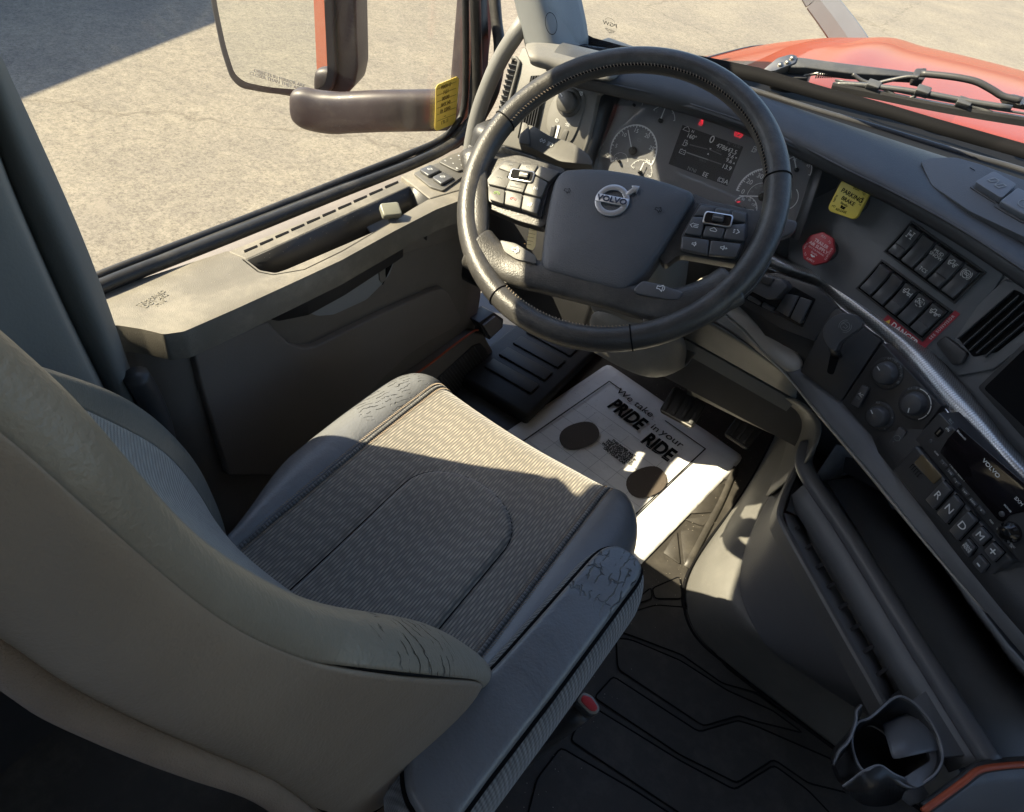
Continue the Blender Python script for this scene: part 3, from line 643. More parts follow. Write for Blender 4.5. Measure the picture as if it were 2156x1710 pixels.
# side spokes under the switches
def plate(pts, n0, n1, mt, nm, bev=.004, r=.008, sub=None):
    return prism(nm, FW_, roundpoly(hp(pts, n1), r, 3), n0, n1, mt, sw, bevel=bev, seg=3)
plate([(985, 300), (1040, 335), (1090, 325), (1190, 355), (1180, 400), (1145, 480), (1090, 465), (1020, 435), (1005, 500), (980, 480)], -.020, -.003, LEATHER, 'left_spoke', .006)
plate([(1455, 405), (1500, 425), (1600, 445), (1660, 400), (1640, 500), (1600, 560), (1552, 556), (1430, 535), (1400, 560), (1385, 540)], -.020, -.003, LEATHER, 'right_spoke', .006)
# spoke ends blend into the rim
sweep('spoke_root', spl([FW_.w(*FW_.p(x, y)) for x, y in [(992, 320), (1003, 380), (1006, 450), (1003, 515)]], 5), circ(.018, 12, .012), LEATHER, sw, up=lambda p, t: FW_.n)
plate([(1348, 628), (1430, 640), (1500, 615), (1560, 562), (1606, 520), (1628, 545), (1592, 602), (1522, 662), (1442, 700), (1368, 706), (1352, 690), (1354, 662)], -.014, .0, LEATHER, 'spoke_leather', .006)
plate([(1006, 430), (1026, 480), (1052, 506), (1064, 534), (1112, 552), (1098, 586), (1072, 592), (1054, 604), (1022, 596), (998, 540), (988, 480)], -.014, .0, LEATHER, 'spoke_leather', .006)
# thumb paddles with horn marks
plate([(1052, 505), (1085, 512), (1128, 538), (1130, 556), (1085, 545), (1062, 530)], -.006, .011, KEYB, 'horn_paddle', .003, .004)
plate([(1333, 608), (1352, 590), (1392, 598), (1440, 615), (1428, 632), (1390, 628), (1338, 618)], -.006, .0115, KEY, 'horn_paddle', .003, .004)
for q, mt in (((1086, 526), WHITEP), ((1392, 607), WHITEP)): strokes(FW_.at(*q, .0122), horn, .0009, mt, sw, s=.9, rot=rot)
# switch clusters
def keyset(polys, base, nm, mt, n1):
    plate(base, -.004, n1 - .006, BLACK, 'switch_bezel', .002, .004)
    out = []
    for p in polys:
        pts = hp(p, n1); cu = sum(a for a, b in pts) / len(pts); cv = sum(b for a, b in pts) / len(pts)
        pts = [(cu + (a - cu) * .965, cv + (b - cv) * .965) for a, b in pts]
        out.append(prism('switch_key', FW_, roundpoly(pts, .0015, 2), n1 - .008, n1, mt, sw, bevel=.0012, seg=2))
    return out
def q1(*z): return [(719 + x / 3, y / 3) for x, y in z]
LK = [q1((985, 1060), (1030, 1022), (1135, 1030), (1112, 1075), (1060, 1090)), q1((1135, 1032), (1245, 1040), (1215, 1095), (1112, 1075)), q1((1250, 1045), (1385, 1082), (1310, 1150), (1215, 1100)),
      q1((920, 1150), (985, 1062), (1065, 1088), (1045, 1120), (1075, 1130), (1040, 1190), (925, 1165)), q1((1060, 1130), (1170, 1160), (1148, 1218), (1035, 1192)), q1((1172, 1162), (1225, 1108), (1305, 1150), (1262, 1250), (1150, 1220)),
      q1((922, 1170), (1033, 1198), (1025, 1290), (935, 1262)), q1((1036, 1198), (1145, 1225), (1130, 1318), (1028, 1290)), q1((1148, 1227), (1262, 1255), (1235, 1355), (1133, 1320))]
keyset(LK, q1((915, 1140), (985, 1045), (1030, 1012), (1400, 1080), (1310, 1180), (1262, 1375), (1190, 1345), (930, 1275)), 'switch_key', KEYB, .008)
def q2(*z): return [(1094.9 + x * .3284, 84.2 + y * .3284) for x, y in z]
RK = [q2((1160, 1055), (1255, 1068), (1232, 1122), (1200, 1130), (1115, 1122)), q2((1260, 1072), (1358, 1090), (1345, 1125), (1240, 1110)), q2((1362, 1092), (1455, 1110), (1450, 1168), (1350, 1150)),
      q2((1105, 1130), (1200, 1132), (1180, 1175), (1160, 1255), (1050, 1240)), q2((1190, 1190), (1320, 1200), (1298, 1272), (1168, 1255)), q2((1330, 1185), (1450, 1172), (1440, 1290), (1303, 1272)),
      q2((1038, 1256), (1215, 1280), (1205, 1375), (1032, 1340)), q2((1222, 1282), (1425, 1305), (1390, 1395), (1208, 1375))]
keyset(RK, q2((1150, 1042), (1462, 1105), (1460, 1250), (1398, 1408), (1025, 1348), (1035, 1245)), 'switch_key', KEY, .008)
# little roller boxes with a chrome frame
for (a, b, w_, h_, extra) in ((719 + 1140 / 3, 1112 / 3, .037, .018, 1), (1094.9 + 1268 * .3284, 84.2 + 1153 * .3284, .037, .018, 0)):
    f = FW_.at(a, b, .0085).sub(0, 0, 0, rot + 2)
    prism('roller_frame', f, rrect(w_, h_, .004), -.002, .0022, CHROME, sw, bevel=.0006)
    prism('roller_panel', f, rrect(w_ - .0036, h_ - .0036, .003), .001, .0026, GLOSSB, sw)
    prism('roller', f, rrect(.0145, .0095, .0015, cx=.004 if extra else .0), .002, .0062, BLACK, sw, bevel=.0015, seg=3)
    prism('roller_rib', f, rrect(.012, .0018, .0006, cx=.004 if extra else .0), .0058, .0070, STEEL, sw)
def wl(px, py, s, size, mt=WHITEP, **k):
    f = FW_.at(px, py, .0082); return text(f, s, size, mt, sw, rot=rot, n=.0002, **k)
def ws(px, py, lines, wd=.0006, mt=WHITEP, s=1.0): return strokes(FW_.at(px, py, .0082), lines, wd, mt, sw, rot=rot, n=.0002, s=s)
wl(1075, 347, 'DIM', .0040, GREYP); wl(1111, 352, 'CC', .0050, GREYP); wl(1051, 373, '-o-o-', .0050, GREYP)
wl(1089, 387, 'OFF', .0045, GREYP); wl(1086, 394, 'CANCEL/RESUME', .0026, GREYP); wl(1128, 396, '(o)', .006, WHITEP)
ph = [[(-.0045, -.001), (-.004, .0015), (0, .0028), (.004, .0015), (.0045, -.001), (.002, -.001), (.0015, .0008), (-.0015, .0008), (-.002, -.001), (-.0045, -.001)]]
ws(1046, 407, ph, .0005, mat('green print', (.25, .40, .08), .6)); ws(1080, 419, ph, .0005, REDP)
spk = [[(-.003, .001), (-.001, .001), (.001, .003), (.001, -.003), (-.001, -.001), (-.003, -.001), (-.003, .001)], [(.002, .0015), (.002, -.0015)]]
ws(1116, 431, spk + [[(-.003, -.003), (.003, .003)]], .0006); ws(1462, 514, spk, .0006); ws(1522, 522, spk + [[(.003, 0), (.0055, 0)], [(.0042, .0012), (.0042, -.0012)]], .0006)
menu = [[(-.0055, 0), (-.002, .003)], [(-.0055, 0), (-.002, -.003)], [(-.001, .0022), (.005, .0022)], [(-.001, 0), (.005, 0)], [(-.001, -.0022), (.005, -.0022)]]
ws(1462, 475, menu, .0006)
ws(1502, 484, [[(-.0045, 0), (-.0035, -.002), (.0035, -.002), (.0045, 0), (0, .0032), (-.0045, 0)]], .0006)
ws(1551, 488, [[(-.004, .002), (-.0025, .002)], [(-.004, 0), (-.0025, 0)], [(-.004, -.002), (-.0025, -.002)], [(0, .003), (.0035, 0), (0, -.003)]], .0009)
# left stalk behind the wheel
st = thing('indicator_stalk', 'black column stalk with wiper and fog symbols above the left spoke', 'stalk', loc=(-.1, .08, .76))
FSt = Frame((-.13, .07, .79), yaw=6, tilt=52)
prism('stalk_paddle', FSt, roundpoly(FSt.ps([(1096, 307), (1104, 268), (1120, 268), (1160, 292), (1205, 305), (1240, 330), (1250, 352), (1180, 345), (1120, 316)]), .006, 3), -.012, .006, KEYB, st, bevel=.005, seg=3)
prism('stalk_tip', FSt, roundpoly(FSt.ps([(1094, 308), (1102, 264), (1112, 268), (1118, 312)]), .003, 3), -.012, .009, KEYB, st, bevel=.003, seg=3)
strokes(FSt.at(1142, 297, .0065), [[(-.004, 0), (-.002, .003), (0, 0), (-.002, -.003), (-.004, 0)], [(.001, 0), (.003, .003), (.005, 0), (.003, -.003), (.001, 0)]], .0006, WHITEP, st)
strokes(FSt.at(1159, 305, .0065), [arc(.001, 0, .003, -90, 90, 6), [(.001, .003), (.001, -.003)]] + [[(-.005, y), (-.001, y)] for y in (-.003, -.001, .001, .003)], .0006, WHITEP, st)
# key with paper tag hanging behind the left spoke
kt = thing('key_tag', 'small yellow cardboard tag hanging from the ignition key ring', 'key tag', loc=(-.09, .06, .66))
FKt = Frame((-.10, .05, .68), yaw=10, tilt=35)
CARD = mat('yellowed card', (.80, .66, .34), .7, bump=.2, scale=80, var=.08)
prism('tag_card', FKt, roundpoly(FKt.ps([(1117, 468), (1131, 462), (1128, 518), (1122, 528), (1108, 522)]), .003, 2), 0, .0009, CARD, kt)
tube('key_ring', [FKt.w(*FKt.p(*q), .001) for q in [(1112, 452), (1122, 462), (1128, 470), (1118, 468)]], .0009, STEEL, kt, 6, 5)
strokes(FKt.at(1118, 496, .001), [[(-.006, .014 - .006 * i), (.006, .016 - .006 * i)] for i in range(6)], .0006, mat('brown ink', (.2, .12, .05), .7), kt, n=.0001)
# right hand stalk end
rs = thing('retarder_stalk', 'black stalk end poking out right of the steering wheel rim', 'stalk', loc=(.2, .12, .74))
FRs = Frame((.21, .13, .74), yaw=0, tilt=40)
prism('stalk_paddle', FRs, roundpoly(FRs.ps([(1640, 480), (1655, 462), (1680, 469), (1672, 490), (1645, 503), (1600, 520), (1590, 505)]), .005, 3), -.010, .006, KEY, rs, bevel=.003, seg=3)
# ------------------------------------------------------------ gauge cluster
clu = thing('instrument_cluster', 'wide gauge cluster with round dials, trip screen and two red warning lamps', 'gauge cluster', loc=(.03, .27, .78))
PANEL = mat('cluster face', (.15, .15, .156), .42, bump=.3, scale=900)
SCREEN = mat('trip screen', (.03, .03, .033), .25)
def kz(x, y): return (1094.9 + x * .3284, 84.2 + y * .3284)
outer = [(1296, 168), (1437, 213), (1560, 252), (1700, 308), (1730, 345), (1716, 352), (1690, 430), (1662, 500), (1600, 520), (1400, 460), (1250, 405), (1228, 352), (1262, 250)]
prism('cluster_face', FK, [FK.p(*q, -.02) for q in outer], -.030, -.020, PANEL, clu)
prism('cluster_lens', FK, [FK.p(*q, -.003) for q in [(1306, 186), (1440, 226), (1560, 266), (1700, 322), (1712, 350), (1662, 495), (1600, 515), (1400, 455), (1258, 400), (1250, 352), (1270, 290)]], -.003, -.0015, LENS, clu)
# black side wall of the binnacle on the left and thin hood rail above
def wall(pa, na, pb, nb, mt, nm='binnacle_wall'):
    a = [FK.w(*FK.p(x, y, na), na) for x, y in pa]; b = [FK.w(*FK.p(x, y, nb), nb) for x, y in pb]
    return grid(nm, [a, b], mt, clu, sub=0, solid=.003)
wall([(1308, 188), (1290, 250), (1262, 320), (1248, 400)], -.02, [(1250, 168), (1238, 235), (1222, 320), (1212, 400)], .022, BLACK)
wall([(1308, 188), (1440, 228), (1560, 268), (1706, 325)], -.02, [(1282, 180), (1437, 216), (1560, 256), (1733, 345)], .016, DASH)
tube('hood_rail', [FK.w(*FK.p(x, y, .012), .012) for x, y in [(1262, 185), (1437, 221), (1560, 261), (1690, 312), (1728, 345)]], .004, DASH, clu, 8, 4)
wall([(1712, 350), (1690, 420), (1664, 500)], -.02, [(1733, 352), (1708, 425), (1680, 505)], .006, DASH)
HN = -.0196
def kt_(px, py, s, size, mt=WHITEP, **k):
    fr = FK.at(px, py, HN); return text(fr, s, size, mt, clu, n=.0002, **k)
def ks(px, py, lines, wd, mt=WHITEP, s=1.0, rot=0): return strokes(FK.at(px, py, HN), lines, wd, mt, clu, n=.0002, s=s, rot=rot)
# screen
scr = [kz(1042, 545), kz(1432, 685), kz(1328, 938), kz(952, 795)]
prism('trip_screen', FK, [FK.p(*q, HN) for q in scr], HN - .004, HN + .0001, SCREEN, clu)
tx = [(1230, 640, '0', .0165), (1108, 588, 'N', .006), (1100, 622, '160\u00b0', .0095), (1325, 700, '478643.5', .0098), (1352, 745, '9.6', .0088), (1340, 775, '9.6', .0088), (1325, 818, '13.9', .0098), (1085, 825, 'N', .0085), (1115, 838, 'NI', .0085), (1188, 865, 'EE', .0100), (1322, 912, 'A', .0105)]
for x, y, s, z in tx: kt_(*kz(x, y), s, z, GREYP if s in ('N', 'NI') and y > 700 else WHITEP)
for x, y, s, z in [(1370, 675, '86\u00b0 15:00', .006), (1275, 710, 'DIST', .004), (1170, 775, 'VOLTS', .004)]: kt_(*kz(x, y), s, z, DIMP)
ks(*kz(1068, 575), [[(-.006, -.002), (-.004, .002), (0, .005), (.004, .002), (.006, -.002), (-.006, -.002)]], .0006)
pump = [[(-.003, -.004), (-.003, .004), (.001, .004), (.001, -.004), (-.004, -.004)], [(.001, .001), (.003, .001), (.003, -.003)], [(-.002, .001), (0, .001)]]
ks(*kz(1062, 662), pump, .0006, WHITEP, 1.1); ks(*kz(1505, 703), pump, .0008, WHITEP, 1.0)
ks(*kz(1042, 718), [[(-.005, -.003), (-.005, .003), (.005, .003), (.005, -.003), (-.005, -.003)], [(-.003, .003), (-.003, .0045)], [(.003, .003), (.003, .0045)], [(-.003, 0), (-.001, 0)], [(.001, 0), (.003, 0)]], .0006)
def kline(a, b, wd, mt):
    p, q = FK.p(*kz(*a), HN), FK.p(*kz(*b), HN); strokes(FK, [[p, q]], wd, mt, clu, 'bar', n=HN + .0003)
kline((1090, 672), (1200, 700), .0016, DIMP); kline((1220, 705), (1290, 735), .0016, DIMP); kline((1070, 722), (1205, 768), .0018, GREYP); kline((1205, 768), (1290, 797), .0018, DIMP)
for x, y, s in [(1220, 700, 1), (1207, 730, -1), (1385, 757, 1), (1372, 790, -1)]: ks(*kz(x, y), [[(-.0012, .001 * s), (.0012, .001 * s), (0, -.001 * s), (-.0012, .001 * s)]], .0006)
ks(*kz(1288, 898), [arc(0, 0, .003, 0, 360, 12), arc(0, 0, .005, 130, 230, 6), arc(0, 0, .005, -50, 50, 6)], .0007)
# red lamps
f = FK.at(*kz(1167, 522), HN)
strokes(f, [arc(0, .0045, .0015, 0, 360, 8), [(-.003, -.005), (-.002, .001), (.001, .002), (.0025, -.003)], [(-.004, .005), (.003, -.004)], [(-.003, -.003), (.003, -.004)], [(0, .002), (0, -.003)], [(-.004, -.006), (.003, -.006)]], .0005, LAMPRED, clu, 'warning_lamp')
f = FK.at(*kz(1402, 603), HN)
strokes(f, [arc(0, 0, .0044, 0, 360, 16), arc(0, 0, .0066, 125, 235, 8), arc(0, 0, .0066, -55, 55, 8)], .0005, LAMPRED, clu, 'warning_lamp')
text(f, 'P', .0075, LAMPRED, clu, n=.0003, name='warning_lamp')
# dials
def dial(c, rpx, r, a0, a1, ticks, labels, nd=None, lr=.78, ts=.006, major=1, lw=.0010, needle_l=None):
    f = FK.at(*kz(*c), HN)
    strokes(f, [arc(0, 0, r, a0, a1, 28)], lw, WHITEP, clu, 'dial_arc', n=.0002)
    L = []
    for i in range(ticks + 1):
        a = R(a0 + (a1 - a0) * i / ticks); k = .90 if i % major == 0 else .95
        L.append([(r * k * math.cos(a), r * k * math.sin(a)), (r * math.cos(a), r * math.sin(a))])
    strokes(f, L, lw * .7, WHITEP, clu, 'dial_ticks', n=.0003)
    for i, s in enumerate(labels):
        a = R(a0 + (a1 - a0) * i / max(1, len(labels) - 1))
        if s: text(f, s, ts * 1.1, WHITEP, clu, r * lr * math.cos(a), r * lr * math.sin(a), n=.0002)
    lathe('needle_hub', f, [(r * .17, 0), (r * .16, .006), (r * .12, .008), (.0001, .008)], GLOSSB, clu, 16)
    if nd is not None:
        a = R(nd); l = needle_l or r * .82
        strokes(f, [[(0, 0), (l * math.cos(a), l * math.sin(a))]], .0016, WHITEP, clu, 'needle', n=.0065)
dial((725, 712), 0, .0425, 225, -12, 30, ['0', '5', '10', '15', '20', '25', '30'], nd=128, major=5, ts=.0085, lw=.0022)
dial((905, 520), 0, .0235, 150, 20, 4, ['', '', ''], nd=92, lw=.0010, ts=.004)
f = FK.at(*kz(875, 460), HN); text(f, '0', .005, GREYP, clu, n=.0002)
dial((772, 850), 0, .0210, 170, 0, 8, ['60', '', '120'], nd=88, ts=.0042, lw=.0009)
dial((735, 420), 0, .0140, 160, 20, 4, [''], nd=None, lw=.0005)
dial((640, 780), 0, .0150, 160, 20, 4, [''], nd=None, lw=.0005)
dial((1555, 1005), 0, .0430, 188, 0, 40, ['0', '20', '30', '40', '50', '60', '70'], nd=200, major=5, ts=.0095, lw=.0022, lr=.76)
f = FK.at(*kz(1545, 1010), HN); strokes(f, [arc(0, 0, .0225, 190, 60, 14)], .0007, WHITEP, clu, 'dial_arc', n=.0002)
for s, a in (('20', 170), ('40', 145), ('60', 118)): text(f, s, .0046, GREYP, clu, .018 * math.cos(R(a)), .018 * math.sin(R(a)), n=.0002)
dial((1435, 1085), 0, .0205, 160, 10, 8, ['', '60', '90', '120', ''], nd=15, ts=.0046, lw=.0014)
dial((1775, 835), 0, .0215, 175, 0, 4, ['', '15', '30', '45', ''], nd=130, ts=.0058, lw=.0013)
strokes(FK.at(*kz(1700, 1010), HN), [arc(0, 0, .0195, -60, 60, 14)], .0014, WHITEP, clu, 'dial_arc', n=.0002)
strokes(FK.at(*kz(1395, 1050), HN), [[(-.002, .002), (.002, .004)]], .0012, LAMPRED, clu, 'red_mark', n=.0002)
f = FK.at(*kz(765, 643), HN); strokes(f, [[(-.003, -.002), (-.003, .002), (.003, .002), (.003, -.002), (-.003, -.002)]], .0006, GREYP, clu, n=.0002)

# ------------------------------------------------------------ left end of the dashboard: light switch and side vent
FL = Frame((-.27, .235, .80), yaw=4, tilt=18)
prism('left_dash_face', FL, [FL.p(*q) for q in [(1099, 100), (1128, 103), (1165, 146), (1284, 178), (1258, 200), (1238, 300), (1222, 345), (1180, 345), (1100, 318), (1030, 300), (1056, 200)]], -.03, 0, GREY, dash, bevel=.003)
rows = [Z(x, y, .872) for x, y in [(1100, 92), (1206, 99), (1340, 136)]], [Z(x, y, .876) for x, y in [(1108, 106), (1200, 113), (1320, 143)]], [Z(x, y, .872) for x, y in [(1114, 124), (1190, 134), (1302, 160)]], [Z(x, y, .860) for x, y in [(1118, 134), (1180, 150), (1284, 178)]]
grid('dash_top_pad', [list(r) for r in rows], GREY, dash, sub=2, solid=.004)
lsw = thing('headlight_switch', 'grey headlight switch panel with round knob left of the gauges', 'switch panel', loc=(-.2, .23, .8))
plo = [(1180, 190), (1205, 182), (1224, 187), (1234, 205), (1230, 235), (1216, 275), (1202, 303), (1180, 300), (1152, 275), (1153, 250), (1162, 215)]
prism('switch_plate', FL, roundpoly(FL.ps(plo), .010, 3), 0, .003, GREY, lsw, bevel=.001)
fk = FL.at(1198, 216, .003)
lathe('knob_collar', fk, [(.0235, 0), (.022, .003), (.0185, .0035), (.0001, .0035)], KEYB, lsw, 32)
lathe('knob', fk, [(.0175, .003), (.0172, .016), (.0155, .0185), (.0001, .019)], KEYB, lsw, 36)
strokes(fk, [[(-.008, .006), (-.013, .009)]], .0018, WHITEP, lsw, n=.0192)
strokes(FL.at(1224, 197, .003), [arc(0, 0, .003, -90, 90, 6), [(0, .003), (0, -.003)], [(-.004, .002), (-.001, .002)], [(-.004, 0), (-.001, 0)], [(-.004, -.002), (-.001, -.002)]], .0008, WHITEP, lsw)
strokes(FL.at(1196, 262, .003), [arc(0, 0, .002, 0, 360, 10)] + [[(.003 * math.cos(R(a)), .003 * math.sin(R(a))), (.0045 * math.cos(R(a)), .0045 * math.sin(R(a)))] for a in range(0, 360, 45)], .0007, WHITEP, lsw)
strokes(FL.at(1173, 254, .003), [arc(0, 0, .0028, 0, 360, 10), [(0, -.0015), (0, .0015)]], .0007, WHITEP, lsw)
prism('thumbwheel', FL, roundpoly(FL.ps([(1164, 266), (1174, 264), (1168, 290), (1159, 288)]), .002, 2), 0, .007, BLACK, lsw, bevel=.002)
prism('thumbwheel_gate', FL, roundpoly(FL.ps([(1176, 264), (1181, 266), (1174, 292), (1169, 290)]), .001, 2), 0, .0045, WHITEP, lsw)
prism('blank_button', FL, roundpoly(FL.ps([(1190, 273), (1199, 275), (1190, 302), (1179, 296)]), .002, 2), .002, .0045, KEYB, lsw, bevel=.0006)
vt = thing('side_air_vent', 'upright grey air vent with black louvres at the left dash end', 'air vent', loc=(-.31, .22, .8))
vo = [(1078, 122), (1094, 128), (1096, 140), (1070, 225), (1056, 240), (1048, 232), (1058, 170)]
prism('vent_well', FL, FL.ps([(1078, 126), (1090, 130), (1066, 226), (1052, 236)], .001), -.002, .0015, BLACKP, vt)
sweep('vent_frame', [FL.w(*FL.p(x, y, .002), .002) for x, y in [(1078, 124), (1086, 122), (1093, 130), (1090, 148), (1070, 222), (1058, 238), (1050, 232)]], circ(.0035, 8), KEYB, vt)
for k in range(9):
    x0, y0 = 1074 - 2.5 * k, 138 + 11 * k
    sweep('louvre', [FL.w(*FL.p(x0 - 3, y0, .002), .002), FL.w(*FL.p(x0 + 14 - .8 * k, y0 + 4, .002), .002)], [(-.0006, -.004), (.0006, -.004), (.0006, .004), (-.0006, .004)], KEY, vt, up=FL.v + FL.n, smooth=False)
vt2 = thing('gauge_side_vent', 'black air vent with upright louvres half hidden by the wheel rim', 'air vent', loc=(-.25, .22, .8))
prism('vent_well', FL, FL.ps([(1118, 160), (1150, 158), (1118, 300), (1090, 290)], .001), -.002, .002, BLACKP, vt2)
for k in range(6):
    sweep('louvre', [FL.w(*FL.p(1122 + 5.2 * k, 160, .004), .004), FL.w(*FL.p(1094 + 5.2 * k, 292, .004), .004)], [(-.0007, -.004), (.0007, -.004), (.0007, .004), (-.0007, .004)], KEY, vt2, up=FL.u * .6 + FL.n, smooth=False)
# grab handle on the pillar
gh = thing('grab_handle', 'grey curved grab handle between pillar and dash', 'grab handle', loc=(-.42, .25, .7))
tube('handle_bar', [Y(1112, 42, .335), Y(1103, 48, .30), Y(1085, 74, .285), Y(1055, 122, .285), Y(1030, 175, .285), Y(1008, 235, .285), Y(993, 300, .285), Y(983, 380, .285), Y(990, 430, .30)], .0155, mat('grey handle grip', (.17, .17, .165), .5, bump=.3, scale=600, var=.08, dust=.08), gh, 14, 6)
prism('handle_socket', Frame(tuple(Y(1114, 40, .325)), yaw=38, tilt=-18), rrect(.024, .06, .008), -.02, .004, BLACK, gh, bevel=.003)
# bottom of column switches, dark box under the left spoke
boxw('left_knee_box', (-.42, .235, .34), (-.06, .345, .70), BLACK, dash, .02)
# ------------------------------------------------------------ pull knobs of the brake valves
def z3(x, y): return (1684.4 + x * .2626, 393 + y * .2626)
def knob_thing(nm, label, cat, px, py, outline, mt, lines, ht=.030):
    base = FS.at(px, py, 0); t = thing(nm, label, cat, loc=tuple(base.o))
    lathe('valve_collar', base, [(.017, 0), (.0165, .004), (.013, .005), (.0001, .005)], BLACK, t, 28)
    lathe('valve_stem', base, [(.0115, .004), (.0105, ht * .5), (.013, ht), (.0001, ht)], mt, t, 24)
    top = base.sub(0, 0, ht)
    kp = prism('knob_plate', top, outline, -.001, .0065, mt, t, bevel=.0018, seg=3)
    for s, u, v, sz, rot in lines[0]: text(top, s, sz, lines[1], kp, u, v, n=.0068, rot=rot, bold=.0001 if sz > .006 else 0)
    return t, top
f0 = FS.sub(0, 0, .036)
def offs(px, py): 
    a = FS.p(px, py, .036); return a
a_ = offs(1791, 421)
# board point straight behind the plate centre
def behind(px, py, n): 
    u, v = FS.p(px, py, n); q = FS.w(u, v, 0); d = q - CAM; return (1078 + F * d.dot(RX) / d.dot(FW), 855 + F * d.dot(DN) / d.dot(FW))
bx, by = behind(1787, 420, .036)
t, top = knob_thing('parking_brake_knob', 'square yellow pull knob marked PARKING BRAKE on the dash', 'brake knob', bx, by, rrect(.0485, .0485, .008, rot=10), YELLOW,
    ([('PARKING', .001, .0065, .0090, 0), ('BRAKE', .001, -.0025, .0078, 0), ('PULL', .001, .0170, .0048, 10), ('TO', .014, .0165, .0045, -25), ('APPLY', .0185, .006, .0045, -80), ('PUSH', -.0185, -.008, .0045, -80), ('TO', -.0135, -.0185, .0045, 20), ('RELEASE', .001, -.0185, .0048, 10), ('Bendix', -.001, -.0088, .0046, 0)], BLACKP))
strokes(top, [arc(0, -.0115, .003, 180, 360, 6), [(-.0035, -.0125), (.0035, -.0125)], [(-.003, -.0145), (.003, -.0145)]], .0016, BLACKP, t, n=.0068)
bx, by = behind(1722, 524, .036)
octo = [(.0262 * math.cos(R(22.5 + 45 * i)), .0262 * math.sin(R(22.5 + 45 * i))) for i in range(8)]
t, top = knob_thing('trailer_air_knob', 'octagonal dark red pull knob marked TRAILER AIR SUPPLY', 'brake knob', bx, by, octo, REDP,
    ([('TRAILER', 0, .0088, .0070, 0), ('AIR SUPPLY', 0, .0020, .0070, 0), ('NOT FOR PARKING', 0, -.0038, .0034, 0), ('PULL', -.003, .0190, .0042, 5), ('TO', .0095, .0170, .0040, -25), ('EVACUATE', .0195, .002, .0040, -85), ('PUSH', -.0195, -.006, .0042, -80), ('TO', -.012, -.0165, .0042, -30), ('SUPPLY', .001, -.0195, .0044, 5), ('Bendix', 0, -.0085, .0044, 0)], mat('pale pink print', (.72, .50, .50), .6)))
strokes(top, [arc(0, -.0115, .0025, 180, 360, 6), [(-.0035, -.0125), (.0035, -.0125)]], .0014, WHITEP, t, n=.0068)

# ------------------------------------------------------------ rocker switch banks
truck = [[(-.006, .0005), (-.006, .003), (-.0035, .003), (-.002, .006), (.001, .006), (.001, .0005), (-.006, .0005)], [(.001, .0015), (.007, .0015)], arc(-.0035, -.001, .0016, 0, 360, 8), arc(.004, -.001, .0016, 0, 360, 8)]
axle = [[(-.005, .005), (-.002, .005)], [(-.0035, .005), (-.0035, -.005)], [(-.005, -.005), (-.002, -.005)], [(.005, .005), (.002, .005)], [(.0035, .005), (.0035, -.005)], [(.005, -.005), (.002, -.005)], [(-.0035, 0), (.0035, 0)], [(-.0015, .0015), (.0015, -.0015)], [(-.0015, -.0015), (.0015, .0015)]]
nostab = [arc(0, 0, .0055, 0, 360, 18), [(-.004, .004), (.004, -.004)], arc(0, 0, .0075, 130, 230, 8), arc(0, 0, .0075, -50, 50, 8), [(-.003, -.001), (-.003, .002), (.003, .002), (.003, -.001), (-.003, -.001)]]
eco = [arc(0, 0, .0065, a, a + 35, 4) for a in range(0, 360, 60)] + [[(-.004, .004), (.004, -.004)]]
def bank(nm, label, cor, items, kinds):
    pts = [FS.p(*q) for q in cor]; cu = sum(p[0] for p in pts) / 4; cv = sum(p[1] for p in pts) / 4
    ang = math.degrees(math.atan2(pts[1][1] - pts[0][1] + pts[2][1] - pts[3][1], pts[1][0] - pts[0][0] + pts[2][0] - pts[3][0]))
    f = FS.sub(cu, cv, 0, ang); W_, H_ = .126, .055
    t = thing(nm, label, 'switch bank', 'rocker switch banks on the right dash', loc=tuple(f.o))
    prism('bank_well', f, rrect(W_, H_, .002), -.001, .0012, GLOSSB, t)
    for s in (-1, 1):
        prism('bank_rail', f, rrect(W_, .0022, .0005, cy=s * (H_ / 2 - .0012)), .0, .0045, BLACK, t, bevel=.0005)
        prism('bank_rail', f, rrect(.0022, H_ - .0048, .0005, cx=s * (W_ / 2 - .0012)), .0, .0040, BLACK, t, bevel=.0005)
    for i, (k, it) in enumerate(zip(kinds, items)):
        x = -W_ / 2 + .0155 + .0238 * i
        g = f.sub(x, 0, 0)
        # rocker body: saddle profile from front to back
        prof = [(-.0225, .004), (-.0215, .0085), (-.012, .0070), (0, .0062), (.012, .0085), (.0215, .0130), (.0228, .005)]
        vs = []; fs = []
        for sgn in (-1, 1):
            for v, h in prof: vs.append(g.w(sgn * .0098, v, h))
            vs += [g.w(sgn * .0098, .0228, 0), g.w(sgn * .0098, -.0225, 0)]
        n_ = len(prof) + 2
        for q in range(n_ - 1): fs.append((q, n_ + q, n_ + q + 1, q + 1))
        fs += [tuple(range(n_)), tuple(range(2 * n_ - 1, n_ - 1, -1))]
        b = raw('rocker', vs, fs, KEY, t, bevel=.0012, seg=2, angle=28); 
        if k == 'lens':
            h = g.sub(0, -.0145, .0072)
            prism('rocker_lens', h, rrect(.0178, .0150, .0016), 0, .0028, mat('smoked lens', (.10, .10, .105), .2) if 'smoked lens' not in bpy.data.materials else bpy.data.materials['smoked lens'], b, bevel=.0014)
        top_ = g.sub(0, .0125, .0092); ti = R(10); top_.v = (g.v * math.cos(ti) + g.n * math.sin(ti)); top_.n = top_.u.cross(top_.v)
        if it == 'mud':
            text(top_, 'MUD\nSNOW', .0068, WHITEP, b, 0, -.001, n=.0010); text(g.sub(0, -.0150, .0078), 'TCS', .0070, WHITEP, b, n=.0008)
        elif it: strokes(top_, it, .0009, WHITEP, b, n=.0012, s=.95)
    return t, f
